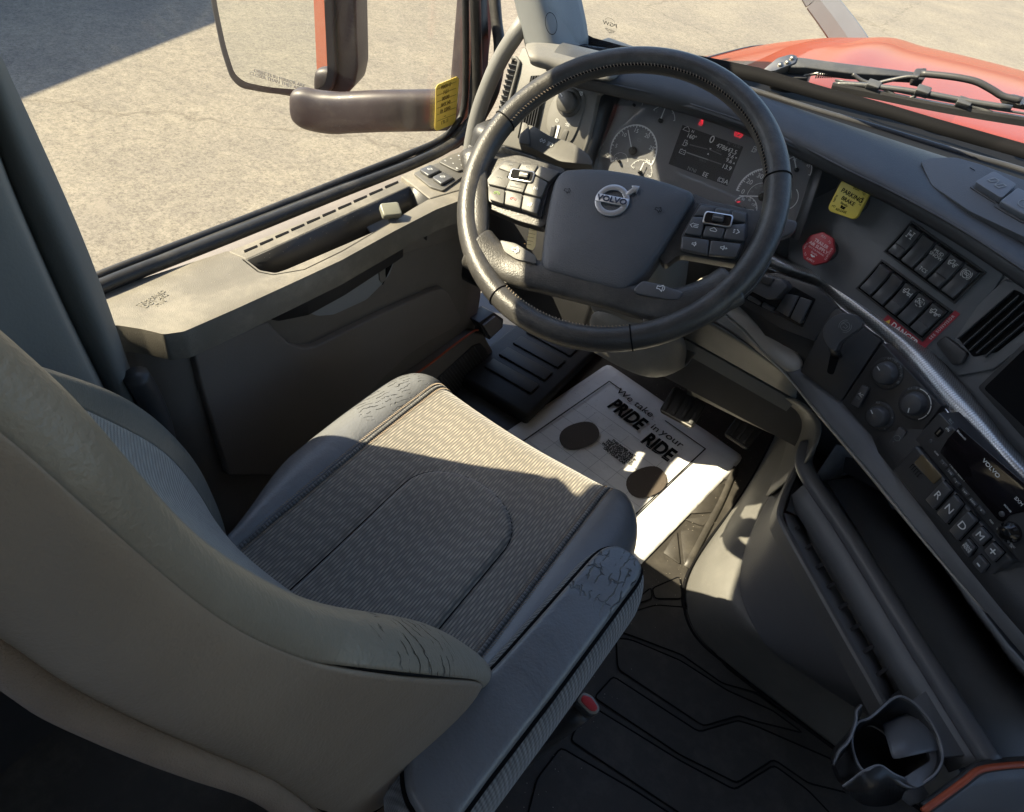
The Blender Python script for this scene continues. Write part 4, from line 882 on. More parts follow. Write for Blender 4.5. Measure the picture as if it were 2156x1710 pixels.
b1 = [(1920.7, 467.8), (2074, 571.6), (2011, 639.8), (1864, 529.5)]; b2 = [(1855, 544), (2010, 658), (1943, 717), (1804, 608)]
bank('switch_bank', 'upper bank of five rocker switches, one marked MUD SNOW TCS', b1, [axle, None, 'mud', truck + [[(.004, .0035), (.008, .0035)]], nostab], ['lens', 'b', 'b', 'lens', 'b'])
tb, fb2 = bank('switch_bank', 'lower bank of five rocker switches framed by a red DANGER sticker', b2, [None, None, truck + [[(.008, .004), (.008, -.003)]], eco, truck + [arc(.0085, .002, .0016, 0, 360, 8)]], ['b', 'b', 'lens', 'b', 'lens'])
text(fb2.sub(-.063 + .0155 + .0238 * 3, .0125, .0105), 'ECO\nROLL', .0036, WHITEP, tb, n=.0009)
dg = thing('danger_sticker', 'red angled warning sticker reading DANGER beside the lower switches', 'sticker', loc=tuple(fb2.w(.06, -.03)))
prism('sticker_sheet', fb2, [(.0005, -.0425), (.0725, -.0425), (.0725, .030), (.0640, .030), (.0640, -.0290), (.0005, -.0290)], .0008, .0014, mat('sticker red', (.42, .04, .06), .5), dg)
text(fb2, 'DANGER', .0115, WHITEP, dg, .037, -.0358, n=.0016, bold=.0002)
text(fb2, 'SEE SUNVISOR', .0056, WHITEP, dg, .0683, .002, n=.0016, rot=90, spacing=1.25)
prism('warning_triangle', fb2, [(.004, -.040), (.0125, -.040), (.00825, -.032)], .0014, .0017, mat('sticker yellow', (.8, .6, .1), .5), dg)

# ------------------------------------------------------------ centre air vent and open cubby to its right
def z2(x, y): return (1437 + x / 3, 570 + y / 3)
av = thing('centre_air_vent', 'tall rectangular air vent with thin louvres on the right dash', 'air vent', loc=tuple(FV.w(*FV.p(2080, 680))))
vv = [z2(1560, 490), z2(2040, 70), z2(2156, 90), z2(2300, 200), z2(1930, 600), z2(1740, 660)]
vin = [(1980, 735), (2120, 600), (2200, 640), (2200, 690), (2056, 752)]
prism('vent_surround', FV, roundpoly(FV.ps([(1957, 733), (2116, 588), (2240, 625), (2240, 668), (2090, 778), (2016, 792)]), .003, 2), -.004, .0005, DASHF, av, bevel=.0015)
prism('vent_throat', FV, roundpoly(FV.ps([(2018, 712), (2136, 609), (2215, 650), (2100, 742), (2050, 752)]), .003, 2), .0005, .0012, BLACKP, av)
lo = [((2018, 714), (2133, 614)), ((2030, 727), (2147, 623)), ((2043, 738), (2160, 633)), ((2058, 744), (2176, 643)), ((2074, 752), (2190, 655))]
for a, b in lo:
    sweep('louvre', [FV.w(*FV.p(*a, .003), .003), FV.w(*FV.p(*b, .003), .003)], [(-.0005, -.005), (.0005, -.005), (.0008, .004), (-.0005, .004)], KEY, av, up=FV.n, smooth=False)
prism('vent_thumb', FV, roundpoly(FV.ps([(1977, 724), (1998, 708), (2044, 745), (2030, 768), (2012, 770)]), .003, 2), 0, .010, BLACK, av, bevel=.003)
cb = thing('open_cubby', 'black open cubby right of the dash vent', 'cubby', loc=tuple(FV.w(*FV.p(2120, 850))))
prism('cubby_frame', FV, roundpoly(FV.ps([(2058, 816), (2156, 722), (2300, 640), (2360, 820), (2280, 1000), (2180, 950)]), .004, 2), -.004, .001, BLACK, cb, bevel=.001)
prism('cubby_back', FV, roundpoly(FV.ps([(2072, 818), (2156, 737), (2300, 660), (2330, 820), (2260, 960), (2180, 920)]), .004, 2), .001, .0016, BLACKP, cb)

# ------------------------------------------------------------ raised button pod on the dash top
pod = thing('dash_top_pod', 'grey raised pod with two large square rocker buttons on the dash top', 'button pod', loc=tuple(Z(2080, 400, .86)))
FPd = Frame(tuple(Z(2090, 400, .893)), yaw=-34, tilt=66)
prism('pod_body', FPd, roundpoly(FPd.ps([(1937, 344), (1955, 338), (2010, 336), (2060, 350), (2156, 385), (2330, 430), (2400, 620), (2156, 505), (2040, 450), (1960, 395)]), .006, 3), -.02, .004, mat('pod plastic', (.085, .088, .094), .5, bump=.5, scale=800), pod, bevel=.004, seg=3)
BTN = mat('blue grey button', (.14, .15, .168), .42, bump=.15, scale=500)
for pts, sy in (([(2052, 385), (2092, 362), (2140, 390), (2108, 420)], 0), ([(2104, 425), (2142, 396), (2200, 425), (2190, 462), (2156, 455)], 1)):
    o_ = FPd.ps(pts, .012); cu = sum(p[0] for p in o_) / len(o_); cv = sum(p[1] for p in o_) / len(o_)
    prism('button_well', FPd, roundpoly([(cu + (a - cu) * 1.18, cv + (b - cv) * 1.18) for a, b in o_], .004, 3), .003, .0055, BLACK, pod, bevel=.001)
    sb_ = prism('square_button', FPd, roundpoly(o_, .004, 3), .004, .014, BTN, pod, bevel=.0025, seg=3)
    f = FPd.sub(cu, cv, .0142, -4)
    if not sy: strokes(f, [[(-.002, .005), (-.009, .005), (-.011, -.004), (-.006, -.004), (-.002, .004)], [(.002, -.005), (.009, -.005), (.011, .004), (.006, .004), (.002, -.004)], [(-.001, .003), (.001, -.003)]], .0012, GREYP, sb_)
    else: strokes(f, [arc(0, 0, .008, 0, 360, 20), [(-.002, .004), (.001, .001), (-.001, -.001), (.002, -.004)]], .0010, GREYP, sb_)
strokes(FPd.at(2047, 357, .0042), [[(-.004, 0), (.004, 0)]], .001, BLACKP, pod)

# ------------------------------------------------------------ lower panel: everything sits on boards that follow its curve
FLp = Frame(tuple(Z(1790, 740, .61)), yaw=-20, tilt=-8)
FT = Frame((.355, .166, .615), yaw=-22, tilt=18)                     # trailer brake board
FC = Frame((.470, .093, .610), yaw=-34, tilt=8)                      # climate board
def bd(fr, nm, pts, mt, par=dash, n=0): return prism(nm, fr, roundpoly(fr.ps(pts), .002, 2), -.02, n, mt, par, bevel=.001)
bd(FT, 'brake_lever_board', [(1762, 649), (1854, 718), (1770, 846), (1684, 782), (1716, 720), (1745, 660)], BLACK)
bd(FT, 'blank_switch_board', [(1588, 578), (1636, 574), (1720, 604), (1760, 648), (1714, 718), (1640, 690), (1560, 640)], BLACK)
bd(FC, 'climate_board', [(1857, 722), (1982, 855), (1888, 978), (1772, 847)], BLACK)
bs = thing('retarder_box', 'black box with small square button under the silver trim', 'switch box', loc=tuple(FT.w(*FT.p(1620, 600))))
prism('box_body', FT, roundpoly(FT.ps([(1573, 606), (1600, 574), (1655, 590), (1664, 604), (1640, 630), (1622, 631)], .012), .003, 2), 0, .024, KEY, bs, bevel=.003, seg=3)
prism('box_key', FT, roundpoly(FT.ps([(1594, 590), (1602, 579), (1632, 586), (1620, 603)], .0245), .002, 2), .022, .027, BLACK, bs, bevel=.001)
for a in ((1655, 655), (1695, 665)):
    pass
bl = thing('blank_switches', 'row of blank black rocker covers below the silver trim', 'switch bank', loc=tuple(FT.w(*FT.p(1680, 650))))
prism('bank_well', FT, roundpoly(FT.ps([(1655, 615), (1672, 604), (1718, 630), (1690, 690), (1560, 625), (1572, 610)]), .002, 2), 0, .0012, GLOSSB, bl)
for pts in ([(1658, 618), (1684, 624), (1663, 668), (1637, 652)], [(1688, 626), (1712, 634), (1688, 682), (1667, 670)], [(1610, 636), (1634, 648), (1628, 656), (1606, 646)], [(1580, 622), (1606, 636), (1602, 644), (1576, 630)]):
    prism('blank_cover', FT, roundpoly(FT.ps(pts), .0015, 2), .001, .006, KEY, bl, bevel=.0012)
tl_ = thing('trailer_brake_lever', 'black paddle lever with trailer brake symbol in a vertical slot', 'lever', loc=tuple(FT.w(*FT.p(1760, 740))))
prism('lever_slot', FT, roundpoly(FT.ps([(1741, 785), (1750, 740), (1770, 738), (1764, 762), (1754, 790)]), .004, 3), .0002, .0010, BLACKP, tl_)
b0 = FT.w(*FT.p(1762, 745), .002)
hd = FT.at(1778, 690, .045)
sweep('lever_neck', [b0, b0 + FT.n * .025 + FT.v * .01, hd.o - FT.n * .006], circ(.010, 10, .006), BLACK, tl_, up=FT.v)
pl_ = FT.ps([(1733, 694), (1744, 676), (1762, 662), (1782, 659), (1803, 664), (1817, 680), (1814, 690), (1790, 706), (1768, 722), (1760, 742), (1746, 733), (1735, 712)], .045)
prism('lever_paddle', FT, roundpoly(pl_, .006, 3), .034, .048, KEY, tl_, bevel=.006, seg=4)
strokes(FT.at(1780, 687, .0485), [arc(0, 0, .0065, 0, 360, 18), arc(0, 0, .009, 120, 240, 8), arc(0, 0, .009, -60, 60, 8), [(-.004, .002), (.003, .002), (.003, -.002), (-.001, -.002), (-.001, -.0035)], [(-.005, .002), (-.005, -.001)]], .0007, GREYP, tl_, rot=-12)
# climate knobs
cl = thing('climate_panel', 'black climate panel with three round knobs and two push buttons', 'climate controls', loc=tuple(FC.o))
def cknob(px, py, r, tick, marks):
    f = FC.at(px, py, 0)
    lathe('knob_dish', f, [(r * 1.42, 0), (r * 1.38, .002), (r * 1.1, .0015), (.0001, .0012)], BLACK, cl, 36)
    ck_ = lathe('climate_knob', f, [(r * 1.02, .0015), (r * .96, .007), (r * .84, .0118), (r * .78, .0125), (.0001, .0125)], KEY, cl, 40)
    a = R(tick); strokes(f, [[(r * .35 * math.cos(a), r * .35 * math.sin(a)), (r * .70 * math.cos(a), r * .70 * math.sin(a))]], .0016, WHITEP, ck_, n=.0128)
    for s, a, k in marks: text(f, s, .0048, GREYP, cl, r * k * math.cos(R(a)), r * k * math.sin(R(a)), n=.0024, rot=a - 90)
    return f
cknob(1868, 786, .0170, 165, [('64', 120, 1.28), ('68', 92, 1.28), ('72', 65, 1.28), ('76', 35, 1.28), ('80', 5, 1.28)] + [('.', a, 1.28) for a in (-20, -38, 140, 106, 78, 50, 20)])
f = cknob(1928, 850, .0170, -62, [('0', 125, 1.3), ('AU', 150, 1.3)])
for k in range(4): strokes(f, [arc(0, 0, .0222, 112 - 38 * k, 80 - 38 * k, 5)], .0013, WHITEP, cl, n=.0024)
cknob(1852, 877, .0158, 158, [('AU', 135, 1.3), ('~', 88, 1.3), ('=', 40, 1.3), ('.', 0, 1.3), ('.', -45, 1.3), ('x', -20, 1.3)])
for pts, s in (([(1815, 810), (1830, 817), (1808, 860), (1791, 850)], 'AC'), ([(1893, 898), (1910, 909), (1887, 948), (1869, 936)], 'R')):
    o_ = FC.ps(pts, .004); pb_ = prism('push_button', FC, roundpoly(o_, .002, 2), 0, .005, KEY, cl, bevel=.0012)
    cu = sum(p[0] for p in o_) / 4; cv = sum(p[1] for p in o_) / 4; f = FC.sub(cu, cv, .0052)
    if s == 'AC': text(f, 'AC', .0070, WHITEP, pb_, 0, .003, n=.0002, sx=.85); text(f, 'ON', .0042, GREYP, pb_, 0, -.0035, n=.0002)
    else: strokes(f, [[(-.004, -.002), (-.004, .002), (-.001, .005), (.003, .005), (.005, 0), (.002, -.003), (-.002, -.003)], [(0, -.008), (0, -.006)]], .0007, GREYP, cl)
# ------------------------------------------------------------ radio
def z5(x, y): return (1796.7 + x * .2627, 814 + y * .2627)
rd = thing('truck_radio', 'black radio with smoked display and small keys under the silver trim', 'radio', loc=tuple(FG.w(.03, .055)))
rb = FG.ps([z5(540, 432), z5(750, 208), z5(1368 + 330, 1010), z5(1310, 1385)])
p0r, p1r = rb[0], rb[1]
bx0, bx1, by0, by1 = -.098, .098, .030, .083
prism('radio_face', FG, rrect(bx1 - bx0, by1 - by0, .002, cx=(bx0 + bx1) / 2, cy=(by0 + by1) / 2), -.03, .004, BLACK, rd, bevel=.001)
def g5(x, y, n=.004): return FG.p(*z5(x, y), n)
dsp = [g5(*q) for q in [(852, 322), (1480, 860), (1560, 900), (1440, 985), (1260, 1030), (1205, 1085), (1165, 1070), (700, 525), (760, 420)]]
prism('radio_display', FG, roundpoly(dsp, .002, 2), .004, .0056, mat('smoked display', (.010, .008, .010), .09), rd, bevel=.0005)
def rt_(x, y, s, sz, mt=GREYP, **k):
    u, v = g5(x, y); return text(FG, s, sz, mt, rd, u, v, n=k.pop('n', .0058), **k)
rt_(1112, 655, 'VOLVO', .0072, WHITEP, sx=1.15, bold=.0001); rt_(875, 388, 'Bluetooth', .0040, WHITEP); rt_(1335, 920, 'SXM', .0060, WHITEP)
rt_(1245, 975, 'BROWSE', .0028, WHITEP); rt_(1200, 1020, 'DISP', .0030)
rt_(835, 690, '< INSTANT REPLAY >', .0030, WHITEP, n=.0050); rt_(960, 815, 'GO LIVE', .0030, WHITEP, n=.0050)
for x, y, s in [(735, 612, '1'), (790, 685, '2 >N'), (838, 760, '3'), (908, 840, '4 RPT'), (972, 920, '5 RDM'), (1040, 985, '6')]:
    u, v = g5(x, y); rk = prism('radio_key', FG, rrect(.0115, .0045, .001, cx=u, cy=v - .0012), .004, .0062, KEY, rd, bevel=.0006)
    text(FG, s, .0030, WHITEP, rk, u, v - .0012, n=.0063)
rt_(668, 535, 'SCAN', .0030, WHITEP, n=.0045); rt_(1110, 1085, 'PREV', .0030, WHITEP, n=.0045); rt_(1170, 1155, 'NEXT', .0030, WHITEP, n=.0045); rt_(1270, 1275, 'MENU\nOK', .0030, WHITEP, n=.0045); rt_(785, 280, 'Disc In\nPower', .0026, GREYP, n=.0045)
u, v = g5(690, 365); prism('usb_port', FG, rrect(.0075, .0125, .001, cx=u, cy=v), .004, .0052, BLACKP, rd); prism('usb_tongue', FG, rrect(.002, .008, .0005, cx=u, cy=v), .0052, .0056, STEEL, rd)
u, v = g5(625, 440); lathe('aux_socket', FG.sub(u, v, .004), [(.0030, 0), (.0030, .0012), (.0016, .0013), (.0015, -.002), (.0001, -.002)], KEY, rd, 18)
u, v = g5(768, 345); lathe('call_button', FG.sub(u, v, .004), [(.0042, 0), (.0040, .0018), (.0001, .0022)], KEY, rd, 20)
strokes(FG.sub(u, v, .0062), ph, .0005, WHITEP, rd, s=.6)
u, v = g5(1200, 1020); lathe('display_button', FG.sub(u, v, .0052), [(.0036, 0), (.0034, .0014), (.0001, .0016)], KEY, rd, 18)
u, v = g5(1268, 1165); fk2 = FG.sub(u, v, .004)
lathe('volume_knob', fk2, [(.0125, 0), (.0118, .006), (.0085, .0085), (.0080, .0115), (.0065, .0125), (.0001, .0130)], GLOSSB, rd, 32)
for k in range(10):
    a = 2 * math.pi * k / 10; prism('knob_rib', fk2, rrect(.0020, .0036, .0006, cx=.0105 * math.cos(a), cy=.0105 * math.sin(a), rot=math.degrees(a) + 90), .004, .0078, CHROME if k % 3 == 0 else BLACK, rd)
# ------------------------------------------------------------ gear key pad
gp = thing('gear_keypad', 'black gear selector keypad with R, N, D, M, plus and minus keys', 'gear selector', loc=tuple(FG.o))
prism('keypad_body', FG, roundpoly([(-.090, -.0275), (.090, -.0275), (.090, .0270), (-.090, .0270)], .004, 3), -.02, .008, mat('keypad satin plastic', (.055, .056, .060), .38, bump=.2, scale=500), gp, bevel=.003, seg=3)
def g5b(x, y): return g5(x, y, .010)
disp = [g5b(*q) for q in [(548, 540), (710, 720), (640, 785), (480, 612)]]
prism('gear_display', FG, roundpoly(disp, .002, 2), .008, .0096, mat('gear display glass', (.16, .12, .07), .06), gp, bevel=.0008)
strokes(FG.sub(*g5b(490, 672), .0085), [[(-.008 + .004 * i, -.004), (-.008 + .004 * i, .004), (-.006 + .004 * i, .004)] for i in range(5)], .0007, BLACKP, gp, 'embossed_mark')
def key(pts, s, size, mt=WHITEP, cuv=None, **k):
    o_ = [g5b(*q) for q in pts]; cu = sum(p[0] for p in o_) / len(o_); cv = sum(p[1] for p in o_) / len(o_)
    prism('gear_key_well', FG, [(cu + (a - cu) * 1.10, cv + (b - cv) * 1.06) for a, b in o_], .0075, .0086, GLOSSB, gp)
    gk = prism('gear_key', FG, roundpoly(o_, .0015, 2), .008, .0135, KEY, gp, bevel=.0018, seg=2)
    text(FG, s, size, mt, gk, cu, cv, n=.0138, **k)
key([(730, 755), (800, 830), (660, 985), (590, 905)], 'R', .0150); key([(820, 865), (885, 945), (760, 1100), (680, 1010)], 'N', .0150)
key([(930, 1000), (1000, 1075), (850, 1235), (780, 1150)], 'D', .0150); key([(1030, 1120), (1110, 1205), (1035, 1275), (960, 1185)], 'M', .0130)
key([(925, 1215), (990, 1290), (935, 1370), (875, 1285)], 'DRIVE\nMODE', .0046, sx=.9); key([(1130, 1245), (1210, 1330), (1135, 1405), (1060, 1310)], '+', .0180); key([(1020, 1345), (1090, 1425), (1040, 1500), (965, 1410)], '-', .0200)
# ------------------------------------------------------------ driver door
door = thing('driver_door', 'dark grey driver door with tan dusty top ledge, storage slot and speaker', 'truck door', loc=(-.5, .0, .0))
ZS = .617
def L_(px, py, z=ZS): return Z(px, py, z)
# window glass between its seals
gl_ = thing('side_window', 'clear driver side window glass', 'window', loc=(-.53, 0, .63))
boxw('window_glass', (-.532, -.74, .615), (-.528, .385, 1.36), GLASS, gl_)
tube('window_seal_outer', [X(150, 607, -.52), X(247, 566, -.52), X(480, 476, -.52), X(719, 381, -.52), X(860, 325, -.52), X(925, 296, -.52), X(962, 262, -.52), X(978, 215, -.52), X(981, 120, -.52), X(980, 0, -.52), X(978, -140, -.52)], .007, RUBBER, door, 10, 5)
tube('window_seal_inner', [X(140, 640, -.488), X(243, 591, -.488), X(480, 499, -.488), X(719, 404, -.488), X(870, 345, -.488), X(950, 305, -.49), X(990, 262, -.495), X(1004, 210, -.495), X(1004, 100, -.495), X(996, -140, -.495)], .0105, RUBBER, door, 12, 5)
rows = [[X(x, y, -.515) for x, y in [(150, 612), (480, 482), (719, 388), (870, 332), (945, 292), (985, 245), (992, 120), (988, -140)]], [X(x, y, -.495) for x, y in [(140, 640), (480, 508), (719, 412), (880, 350), (965, 312), (1016, 262), (1028, 110), (1020, -140)]]]
grid('window_frame', rows, BLACK, door, sub=0, solid=.004)
FTp = Frame((-.50, 0, 0)); FTp.u, FTp.v, FTp.n = V((0, 1, 0)), V((0, 0, 1)), V((1, 0, 0))
prism('door_top_frame', FTp, [(-.74, 1.272), (-.43, 1.285), (-.10, 1.335), (.40, 1.355), (.40, 1.457), (-.74, 1.457)], -.06, 0, CARPET, door)
boxw('door_core', (-.598, -.77, .02), (-.47, .455, .565), DOORM, door, .01)
# top ledge around the pocket: outer strip, rear pad, inner rail
rear = [(205, 640), (262, 596), (478, 527), (545, 572), (575, 573), (590, 590), (620, 583), (500, 640), (393, 690), (345, 704), (300, 690), (250, 683), (225, 665)]
def flat(nm, pts, z0, z1, mt, bev=.003, par=None, r=.004):
    fr = Frame((0, 0, z1)); fr.u, fr.v, fr.n = V((1, 0, 0)), V((0, 1, 0)), V((0, 0, 1))
    return prism(nm, fr, roundpoly([fr.p(*q) for q in pts], r, 3), z0 - z1, 0, mt, par or door, bevel=bev, seg=3)
flat('door_ledge', [(90, 670), (262, 598), (480, 528), (512, 541), (547, 569), (580, 575), (602, 568), (719, 518), (799, 483), (869, 439), (905, 418), (968, 398), (1012, 382), (1012, 402), (969, 422), (919, 441), (830, 487), (719, 548), (620, 594), (500, 649), (388, 698), (345, 704), (300, 693), (250, 685), (215, 684), (150, 700)], ZS - .045, ZS, LEDGE, .006)
flat('slotted_strip', [(480, 529), (600, 482), (720, 435), (844, 380), (862, 392), (745, 444), (640, 492), (520, 546)], ZS - .02, ZS + .001, LEDGE, .002)
flat('front_ledge', [(843, 370), (900, 343), (965, 320), (1010, 330), (1000, 392), (960, 402), (905, 418), (873, 392)], ZS - .05, ZS + .002, LEDGE, .004)
# ledge slots
for k in range(10):
    t_ = k / 9; x = 527 + (824 - 527) * t_; y = 524 + (389 - 524) * t_
    flat('ledge_slot', [(x - 14, y + 3), (x + 14, y - 8.5), (x + 15, y - 4.5), (x - 12, y + 7.5)], ZS, ZS + .0018, BLACKP, 0, r=.0008)
# pocket: floor, walls and inner rail
flat('pocket_floor', [(500, 520), (860, 370), (900, 420), (700, 540), (590, 600), (540, 590)], ZS - .085, ZS - .075, BLACK, 0)
rows = [[L_(x, y, z) for x, y in [(518, 545), (560, 528), (640, 494), (745, 446), (860, 393), (873, 394), (880, 430), (890, 432)]] for z in (ZS,)]
w0 = [L_(518, 547), L_(640, 493), L_(745, 445), L_(862, 392), L_(874, 396), L_(905, 420)]
grid('pocket_wall', [w0, [p + V((0, 0, -.085)) for p in w0]], BLACK, door, sub=0, solid=.002)
w1 = [L_(512, 546), L_(545, 572), L_(575, 578), L_(640, 567), L_(720, 528), L_(850, 452)]
grid('pocket_wall', [w1, [p + V((0, 0, -.085)) for p in w1]], BLACK, door, sub=0, solid=.002)
# door release lever in the pocket
FLv = Frame(tuple(L_(822, 445, ZS + .012)), yaw=62, tilt=62)
prism('release_dish', Frame(tuple(L_(812, 470, ZS - .045)), yaw=90, tilt=60), rrect(.085, .05, .02), -.004, 0, KEY, door, bevel=.003)
prism('release_stem', FLv, rrect(.012, .040, .003, cx=.0, cy=-.022), -.012, -.002, KEYB, door, bevel=.002)
prism('release_lever', FLv, rrect(.034, .026, .005), -.006, .008, mat('pale worn lever', (.21, .21, .17), .35, var=.1), door, bevel=.003, seg=3)
# window switch plate
Fw = Frame((0, 0, ZS + .0026)); Fw.u, Fw.v, Fw.n = V((1, 0, 0)), V((0, 1, 0)), V((0, 0, 1))
def fp(*z): return [Fw.p(719 + x / 3, y / 3) for x, y in z]
wsw = thing('window_switch_plate', 'window switch plate with two square keys on the door ledge', 'switch plate', loc=tuple(L_(915, 380)))
prism('plate', Fw, roundpoly(fp((455, 1105), (560, 1060), (760, 980), (800, 1010), (800, 1100), (640, 1215), (560, 1190)), .004, 3), 0, .004, KEYB, wsw, bevel=.001)
for pts in ([(490, 1100), (560, 1070), (625, 1105), (550, 1140)], [(570, 1150), (640, 1115), (705, 1150), (630, 1192)]):
    big = [(x * 1.0 + 12, y - 6) for x, y in pts]
    prism('shaded_key_well', Fw, roundpoly(fp(*big), .003, 2), .003, .0046, BLACKP, wsw)  # black patch set off from the key paints the shade in its well
    o_ = fp(*pts); cu = sum(a for a, b in o_) / 4; cv = sum(b for a, b in o_) / 4
    wk = prism('window_key', Fw, roundpoly(o_, .003, 2), .0045, .0105, KEY, wsw, bevel=.002, seg=2)
    strokes(Fw.sub(cu, cv, .0106, 60), [[(-.004, -.003), (-.004, .003), (.004, .003), (.004, -.003), (-.004, -.003)], [(-.002, 0), (.002, 0)]], .0006, WHITEP, wk)
msw = thing('mirror_switch_pad', 'mirror adjuster pad with arrow marks ahead of the window keys', 'switch plate', loc=tuple(L_(955, 350)))
prism('pad_body', Fw, roundpoly(fp((612, 1045), (690, 1000), (740, 985), (800, 1015), (800, 1085), (735, 1105), (690, 1085)), .004, 3), .0042, .0085, KEYB, msw, bevel=.0015)
for x, y, s in [(655, 1042, 'L'), (728, 1090, 'R'), (690, 1028, '<'), (757, 1070, '>'), (745, 1035, '^'), (703, 1058, 'v')]:
    u, v = Fw.p(719 + x / 3, y / 3); text(Fw, s, .0065, WHITEP, msw, u, v, n=.0087, rot=60)
u, v = Fw.p(719 + 738 / 3, 1008 / 3); lathe('mirror_dot', Fw.sub(u, v, .0085), [(.0018, 0), (.0001, .0004)], WHITEP, msw, 10)
# inner door skin: shaped panels
def dz(px, py, x): return X(px, py, x)
XD = -.392
top = [dz(250, 690, -.43), dz(300, 698, -.405), dz(345, 706, XD - .008), dz(388, 701, XD - .008), dz(500, 652, XD - .008), dz(620, 597, XD - .008), dz(719, 551, XD - .008), dz(830, 490, XD - .008), dz(919, 444, XD - .008), dz(969, 425, XD - .008), dz(1040, 400, XD - .008)]
bot = [V((p.x - (.02 if i < 2 else .004), p.y, -.02)) for i, p in enumerate(top)]
grid('door_skin_panel', [top, lerp_(top, bot, .15), lerp_(top, bot, .5), bot], DOORM, door, sub=1, solid=.004)
FD = Frame((XD, 0, .45)); FD.u, FD.v, FD.n = V((0, 1, 0)), V((0, 0, 1)), V((1, 0, 0))
RECM = mat('recess blue grey', (.26, .29, .32), .45, bump=.2, scale=400)
prism('trim_band', FD, roundpoly(FD.ps([(383, 703), (500, 651), (620, 596), (719, 550), (830, 489), (919, 443), (975, 421), (1045, 396), (1040, 470), (930, 510), (830, 537), (806, 549), (720, 594), (631, 638), (545, 681), (406, 741)]), .003, 2), -.006, .003, DOORM, door, bevel=.0022, seg=3)
prism('pull_recess', FD, roundpoly(FD.ps([(632, 641), (720, 597), (806, 552), (832, 540), (820, 578), (802, 600), (771, 631), (703, 662), (670, 665), (655, 661)], -.004), .006, 3), -.006, -.0035, RECM, door)
prism('pull_wedge', FD, FD.ps([(797, 556), (808, 551), (812, 588), (804, 596), (799, 590)], -.002), -.004, -.001, GREY, door)
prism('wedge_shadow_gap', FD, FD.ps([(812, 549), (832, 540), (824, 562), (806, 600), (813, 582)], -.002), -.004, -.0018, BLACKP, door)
PADM = mat('door arm pad', (.19, .172, .158), .5, bump=.5, scale=500, var=.06)
prism('arm_pad', FD, roundpoly(FD.ps([(406, 743), (480, 710), (561, 676), (585, 702), (607, 722), (635, 732), (662, 729), (800, 661), (908, 612), (929, 606), (942, 616), (967, 662), (968, 676), (949, 692), (905, 715), (860, 745), (800, 800), (620, 1000), (480, 1000), (425, 820)], .006), .006, 3), -.008, .009, PADM, door, bevel=.008, seg=4)
# lower map pocket, red piping and speaker
pk = [X(820, 822, -.3745), X(895, 774, -.3745), X(950, 731, -.3745), X(996, 698, -.3745), X(1006, 695, -.378)]
FDs = Frame((-.376, 0, .1)); FDs.u, FDs.v, FDs.n = V((0, 1, 0)), V((0, 0, 1)), V((1, 0, 0))
prism('speaker_housing', FDs, roundpoly(FDs.ps([(820, 825), (895, 776), (998, 700), (1020, 704), (1050, 760), (1040, 800), (900, 900), (780, 900)]), .01, 3), -.03, 0, DOORM, door, bevel=.008, seg=3)
prism('speaker_grille', FDs, roundpoly(FDs.ps([(920, 795), (995, 727), (1010, 722), (1022, 735), (1038, 775), (1030, 795), (960, 850), (900, 840)]), .008, 3), 0, .003, BLACK, door, bevel=.001)
for k in range(16):
    f_ = k / 15; a = (920 + 78 * f_, 800 - 72 * f_); b = (955 + 78 * f_, 842 - 55 * f_)
    sweep('grille_rib', [FDs.w(*FDs.p(*a, .004), .004), FDs.w(*FDs.p(*b, .004), .004)], circ(.0013, 5), KEY, door)
tube('orange_piping', pk, .0028, ORANGE, door, 8, 5)
lmp = thing('courtesy_lamp', 'small clear door courtesy lamp lens near the dash', 'lamp', loc=tuple(X(1036, 685, -.38)))
FDl = Frame((-.37, 0, .1)); FDl.u, FDl.v, FDl.n = V((0, 1, 0)), V((0, 0, 1)), V((1, 0, 0))
prism('lamp_bezel', FDl, roundpoly(FDl.ps([(1008, 680), (1040, 658), (1060, 672), (1058, 690), (1030, 716)]), .005, 3), -.04, .0, BLACK, lmp, bevel=.002)
prism('lamp_lens', FDl, roundpoly(FDl.ps([(1015, 684), (1040, 664), (1053, 674), (1052, 690), (1030, 709)], .001), .004, 3), -.002, .006, mat('milky lens', (.30, .28, .27), .2), lmp, bevel=.004, seg=3)
strokes(Frame((0, 0, 0)), [], .001, BLACK, door) if False else None
# shadow of the glass etching, painted on the ledge as lettering
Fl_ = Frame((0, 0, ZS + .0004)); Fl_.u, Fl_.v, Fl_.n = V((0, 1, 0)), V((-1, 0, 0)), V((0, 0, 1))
u, v = Fl_.p(328, 633); text(Fl_, 'TEMPERED\nDOT AS2\nM10', .0095, mat('faint ledge shadow print', (.222, .207, .174), .6), door, u, v, n=.0003, rot=8)
